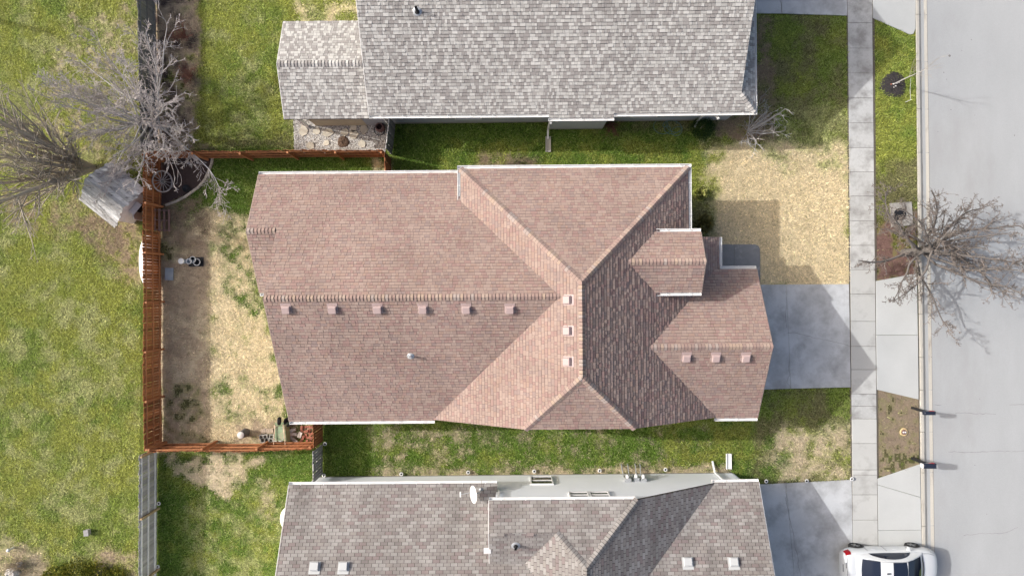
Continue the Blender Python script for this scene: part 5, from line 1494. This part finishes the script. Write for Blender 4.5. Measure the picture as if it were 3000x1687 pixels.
for k, (px, py, rz) in enumerate(((885, 1251, 80), (892, 1250, 5), (905, 1249, 6), (914, 1250, 3), (884, 1262, 78), (883, 1290, 60), (898, 1262, 20), (906, 1262, 80), (912, 1270, 30), (901, 1292, 85), (909, 1293, 88), (897, 1275, 85), (890, 1280, 70), (905, 1280, 10), (912, 1284, 60))):
    hole_brick('red holed brick in the loose pile by the lower brown gate', px, py, R(rz), M_brick, .0 if k % 3 else .066, 'loose red bricks by the gate')
for k, (px, py, rz) in enumerate(((775, 1277, 5), (779, 1287, 4), (798, 1282, 80))):
    t = empty('cinder_block', (*P(px, py), 0), R(rz), ('upper of the two flat cinder blocks left of the wheelbarrow', 'cinder block nearest the lower brown fence', 'cinder block standing against the wheelbarrow')[k], 'cinder block', 'cinder blocks in the jumble')
    m = MB()
    for yy in (-.085, .085): m.box((0, yy, .1), (.40, .03, .19))
    for xx in (-.185, 0, .185): m.box((xx, 0, .1), (.03, .138, .188))
    m.build('body', M_block, t)
for k, (px, py, rz, ln, w) in enumerate(((854, 1274, 85, .42, .12), (862, 1270, -5, .30, .14), (866, 1288, -40, .38, .13), (845, 1280, 80, .55, .10), (838, 1285, 100, .5, .08), (826, 1286, 88, .5, .09), (815, 1286, 92, .5, .12), (880, 1272, 70, .28, .18), (857, 1258, 12, .4, .12))):
    o = MB().box((0, 0, .05), (ln, w, .08), R(rz)).build('lumber_offcut', M_lumber, None, (*P(px, py), .0 + .03 * (k % 3)))
    tag(o, ('upright pale board just right of the wheelbarrow tray', 'short thick pale block right of the wheelbarrow', 'slanting pale board nearest the fence right of the wheelbarrow', 'long thin board under the right wheelbarrow handle', 'thinnest leaning board below the green tray', 'narrow board between the wheelbarrow handles', 'wide board under the left wheelbarrow handle', 'broad grey board beside the red brick pile', 'flat board above the other lumber near the roof edge')[k], 'lumber', 'lumber offcuts by the wheelbarrow')
wb = empty('wheelbarrow', (*P(829, 1264), 0), 0, 'overturned green wheelbarrow with pale wooden handles', 'wheelbarrow')
tv = [(-.30, -.36, .42), (.30, -.36, .42), (.24, .34, .48), (-.24, .34, .48), (-.40, -.48, .12), (.40, -.48, .12), (.36, .48, .12), (-.36, .48, .12)]
MB().add(tv, [(0, 1, 2, 3), (4, 5, 1, 0), (5, 6, 2, 1), (6, 7, 3, 2), (7, 4, 0, 3)]).build('tray', M_green, wb)
for s in (-1, 1): MB().tube((s * .20, .45, .54), (s * .30, -.80, .50), .025, .022, 7).build('handle', M_handle, wb)
MB().lathe([(.12, -.04), (.19, -.045), (.20, 0), (.19, .045), (.12, .04), (.12, -.04)], 20, (0, .62, .52), Matrix.Rotation(R(90), 4, 'Y')).build('wheel', M_rubber, wb)
for s in (-1, 1): MB().path([(s * .18, -.2, .45), (s * .2, -.28, .75), (s * .05, -.30, .76)], .014, 6).build('leg', M_white, wb)
disc_thing('dark_pot', 'dark pot under the corner of the red roof', 'pot', 850, 1232, [(.001, 0), (.16, 0), (.22, .32), (.19, .32), (.14, .1), (.001, .1)], M_mulch)

# gravel yard of the upper house
gp = PX((860, 345), (1140, 340), (1128, 452), (862, 452))
gbed = MB().prism(gp, -.05, .006).build('gravel_bed', M_block); tag(gbed, 'gravel bed between porch and brown fence', 'gravel', kind='structure')
rng = np.random.default_rng(5)
oct_v = np.array([(1, 0, 0), (0, 1, 0), (-1, 0, 0), (0, -1, 0), (0, 0, 1)], float)
oct_f = np.array([(0, 1, 4), (1, 2, 4), (2, 3, 4), (3, 0, 4)])
xs0 = [q[0] for q in gp]; ys0 = [q[1] for q in gp]
n = 7000
X = rng.uniform(min(xs0), max(xs0), n); Y = rng.uniform(min(ys0), max(ys0), n)
ok = inside(gp, X, Y); X, Y = X[ok], Y[ok]; n = len(X)
sz = rng.uniform(.018, .05, n); az = rng.uniform(0, 6.28, n); el = rng.uniform(.5, 1.0, n)
loc = oct_v[None] * sz[:, None, None]; loc[:, :, 1] *= el[:, None]; loc[:, :, 2] *= .7
c, s = np.cos(az)[:, None], np.sin(az)[:, None]
V = np.stack([loc[..., 0] * c - loc[..., 1] * s + X[:, None], loc[..., 0] * s + loc[..., 1] * c + Y[:, None], loc[..., 2] + .006], -1).reshape(-1, 3)
Fq = (np.arange(n) * 5)[:, None, None] + oct_f[None]
tone = np.array([(.66, .64, .60), (.55, .52, .47), (.40, .37, .33), (.72, .70, .67), (.24, .21, .19)])[rng.integers(0, 5, n)]
peb = link('gravel', fast_mesh('gravel', V, Fq.reshape(-1, 3), np.repeat(tone, 4, 0)), M_pebble); tag(peb, 'pale pebbles covering the bed below the porch', 'gravel', kind='stuff')
n = 260
wv_ = [(1548 + rng.uniform(0, 150), 1372 + rng.uniform(-3, 5)) for _ in range(n)]
def irregular(rad, n, seed, h=.05):
    rg = random.Random(seed)
    pl = [(rad * (1 + rg.uniform(-.28, .28)) * math.cos(2 * math.pi * i / n), rad * (1 + rg.uniform(-.28, .28)) * math.sin(2 * math.pi * i / n)) for i in range(n)]
    return MB().prism(pl, -.01, h)
stones = [((889, 384), .24, 'large pale flagstone at the left end of the gravel bed'), ((930, 385), .17, 'small pale flagstone right of the largest one'), ((962, 390), .23, 'pale flagstone above the round bark patch'),
          ((1012, 388), .17, 'pale flagstone just right of the round bark patch'), ((1036, 394), .22, 'bright flagstone below the dim one near the porch wall'), ((1037, 376), .19, 'dim flagstone close to the porch wall'),
          ((1066, 380), .20, 'greyish flagstone nearest the clay pot'), ((912, 427), .20, 'tan flagstone by the fence at the left'), ((957, 420), .14, 'small flagstone between the tan one and the bark patch'), ((1062, 422), .18, 'tan flagstone by the fence at the right')]
for k, ((px, py), r, lab) in enumerate(stones):
    o = irregular(r, 7, 50 + k, .055).build('flagstone', M_stone, None, (*P(px, py), 0)); tag(o, lab, 'stepping stone', 'flagstones in the gravel bed')
o = lumpy_disc(.32, .09, 9).build('bark_patch', M_bark_mulch, None, (*P(1006, 416), 0)); tag(o, 'round patch of dark brown bark in the gravel', 'mulch', kind='structure')
t = empty('clay_urn', (*P(1117, 378), 0), 0, 'dark clay urn beside the dark grey fence', 'pot')
MB().lathe([(.001, 0), (.17, 0), (.23, .25), (.19, .48), (.16, .5), (.15, .46), (.19, .25), (.14, .06), (.001, .06)], 22).build('body', M_clay, t)
MB().lathe([(.165, .47), (.19, .50), (.165, .53), (.13, .50), (.15, .47)], 22).build('rim', M_pallet, t)
o = MB().path([Vector((.26 * math.cos(a * .35), .26 * math.sin(a * .35), .03 + .01 * (a // 18))) for a in range(54)], .014, 6).build('coiled_cable', M_black, None, (*P(1112, 382), 0)); tag(o, 'dark cable coiled round the clay urn', 'cable')

# white rocks at the lower left, white post in the field
for k, (px, py, r, lab) in enumerate(((40, 1677, .32, 'larger white rock in the dry brush'), (57, 1652, .17, 'smaller white rock above the larger one in the brush'))):
    rg = random.Random(70 + k); m = MB(); v = []
    for zz, f in ((-.02, 1.0), (r * .45, .95), (r * .8, .62)):
        v += [(r * f * (1 + rg.uniform(-.15, .15)) * math.cos(2 * math.pi * i / 8), r * f * (1 + rg.uniform(-.15, .15)) * math.sin(2 * math.pi * i / 8), zz + rg.uniform(-.03, .03)) for i in range(8)]
    m.add(v, [(i, (i + 1) % 8, 8 + (i + 1) % 8, 8 + i) for i in range(8)] + [(8 + i, 8 + (i + 1) % 8, 16 + (i + 1) % 8, 16 + i) for i in range(8)] + [tuple(range(16, 24))])
    o = m.build('rock', M_rock, None, (*P(px, py), 0)); tag(o, lab, 'rock', 'white rocks in the brush')
t = empty('marker_post', (*P(40, 1603), 0), 0, 'short white marker post in the open field', 'post')
MB().tube((0, 0, -.05), (0, 0, .35), .05, .05, 10).build('shaft', M_white, t); MB().lathe([(.07, .33), (.09, .36), (.07, .41), (.001, .43)], 14).build('cap', M_white, t)
t = empty('utility_box', (*P(262, 1555), 0), R(5), 'small grey box standing in the open field', 'utility box')
MB().box((0, 0, .15), (.20, .26, .22)).build('body', M_block, t); MB().box((0, 0, .275), (.23, .29, .03)).build('lid', M_oldwood, t)
t = empty('bay_window', (*P(862, 1500), 0), 0, 'white rounded cover showing beyond the left edge of the lower roof', 'cover')
o = MB().lathe([(.62, .0), (.64, .9), (.60, .98), (.001, 1.06)], 28, (0, 0, 0), Matrix.Diagonal((.6, .85, 1, 1))).build('cover', M_white, t)
# pole beyond the left edge: only its shadow reaches the picture
px_, py_ = P(158, 97)
o = MB().tube((0, 0, -.1), (0, 0, 6.4), .14, .12, 12).build('utility_pole', M_pole, None, (px_ + SUN_H.x * 6.4 / math.tan(SUN_EL), py_ + SUN_H.y * 6.4 / math.tan(SUN_EL), 0))
tag(o, 'wooden pole beyond the left edge casting a long shadow', 'pole')

# ------------------------------------------------------------------ grass blades
HOUSES = [[(-10.9, 4.7), (-10.9, 0), (-9.6, -.2), (-9.6, -5.4), (10.5, -5.4), (10.5, .3), (7.3, .4), (7.3, 4.8)], [(-6.0, 8.06), (10.45, 8.06), (10.45, 20), (-6, 20)], [(-9.6, -9.08), (10.65, -9.05), (10.65, -20), (-9.6, -20)], [(-9.9, 8), (-6, 8), (-6, 11.9), (-9.9, 11.9)]]
HARD = HOUSES + [gp, PX((2478, -400), (2558, -400), (2577, 2000), (2494, 2000)), PX((2150, 833), (2490, 830), (2495, 1136), (2150, 1144)), PX((2150, 1419), (2500, 1403), (2506, 2000), (2150, 2000)),
        PX((2150, -400), (2490, -400), (2484, 48), (2150, 42)), PX((2560, 821), (2690, 797), (2694, 1173), (2560, 1141)), PX((2570, 1402), (2700, 1357), (2710, 2000), (2570, 2000)), PX((2550, -400), (2690, -400), (2684, 98), (2668, 105), (2550, 54)),
        PX((2100, 712), (2228, 716), (2228, 840), (2100, 840))]
YARDS = [('grass', 'open field of mixed green grass left of the fences', PX((-500, -400), (418, -400), (405, 2200), (-500, 2200)), 3000),
         ('grass', 'green back lawn of the upper house', PX((420, -400), (1300, -400), (1130, 436), (424, 436)), 2700),
         ('grass', 'straw coloured and green back lawn of the red roofed house', PX((424, 440), (1130, 440), (940, 1318), (420, 1318)), 3000),
         ('grass', 'lush green strip of lawn above the red roofed house and straw front lawn', PX((1134, 300), (2486, -60), (2494, 834), (1700, 834), (1134, 620)), 3000),
         ('grass', 'grass of the verge between sidewalk and kerb', PX((2556, -60), (2682, -60), (2700, 1500), (2570, 1500)), 3000),
         ('grass', 'patchy side and front lawn between the lower houses', PX((948, 1200), (2494, 1120), (2497, 1420), (948, 1420)), 3000),
         ('grass', 'patchy dark green back lawn of the lower house', PX((424, 1322), (944, 1322), (944, 2000), (410, 2000)), 3000)]
rng = np.random.default_rng(77)
DENS = 930.0
for name, lab, poly, _d in YARDS:
    xs0 = [q[0] for q in poly]; ys0 = [q[1] for q in poly]
    x0, x1 = max(min(xs0), -27.5), min(max(xs0), 19.75); y0, y1 = max(min(ys0), -15.6), min(max(ys0), 15.6)
    n = int((x1 - x0) * (y1 - y0) * DENS)
    X, Y = rng.uniform(x0, x1, n), rng.uniform(y0, y1, n)
    ok = inside(poly, X, Y)
    X, Y = X[ok], Y[ok]
    keep = np.ones(len(X), bool)
    for hpoly in HARD:
        hx = [q[0] for q in hpoly]; hy = [q[1] for q in hpoly]
        c_ = np.where((X > min(hx)) & (X < max(hx)) & (Y > min(hy)) & (Y < max(hy)))[0]
        if len(c_): keep[c_] &= ~inside(hpoly, X[c_], Y[c_])
    for tp, sh_r in THIN:
        c_ = np.where(inside(tp, X, Y))[0]
        if len(c_): keep[c_] &= rng.random(len(c_)) < sh_r
    keep &= X < P(2682, 843.5 - 0)[0] + 0.16 - 0.0118 * Y
    # clumpy cover
    keep &= rng.random(len(X)) < np.clip(.35 + 1.3 * fbm(X, Y, 2.2, 501, 3) - .15, .2, 1)
    X, Y = X[keep], Y[keep]; n = len(X)
    ii = np.clip(((X - GX0) / GS + rng.normal(0, .8, n)).round().astype(int), 0, NX - 1); jj = np.clip(((Y - GY0) / GS + rng.normal(0, .8, n)).round().astype(int), 0, NY - 1)
    C = TURF[ii, jj].copy()
    swap = rng.random(n)
    C = np.where((swap < .10)[:, None], C * .5 + .5 * PALE[None] * rng.uniform(.7, 1.3, (n, 1)), C)
    C *= rng.lognormal(-0.02, .30, (n, 1))
    ln = rng.uniform(.07, .17, n); w = rng.uniform(.006, .013, n)
    az = rng.uniform(0, 6.283, n); lift = rng.uniform(.1, .95, n)
    dx, dy = np.cos(az), np.sin(az)
    hx_, hy_ = ln * np.cos(lift), ln * np.sin(lift)
    # tapering blade, lifted at its tip
    zg = gz.reshape(NX, NY)[ii, jj] - .02
    def pt(f, hgt, side_):
        return np.stack([X + dx * hx_ * f - dy * w * side_, Y + dy * hx_ * f + dx * w * side_, zg + hy_ * hgt + .008], -1)
    V = np.stack([pt(0, 0, 1), pt(0, 0, -1), pt(1.0, .8, -.35), pt(1.0, .8, .35)], 1).reshape(-1, 3)
    Fq = np.arange(4 * n).reshape(n, 4)
    o = link(name, fast_mesh(name, V, Fq, C), M_grass)
    tag(o, lab, 'grass', kind='stuff')
print('objects', len(bpy.data.objects))
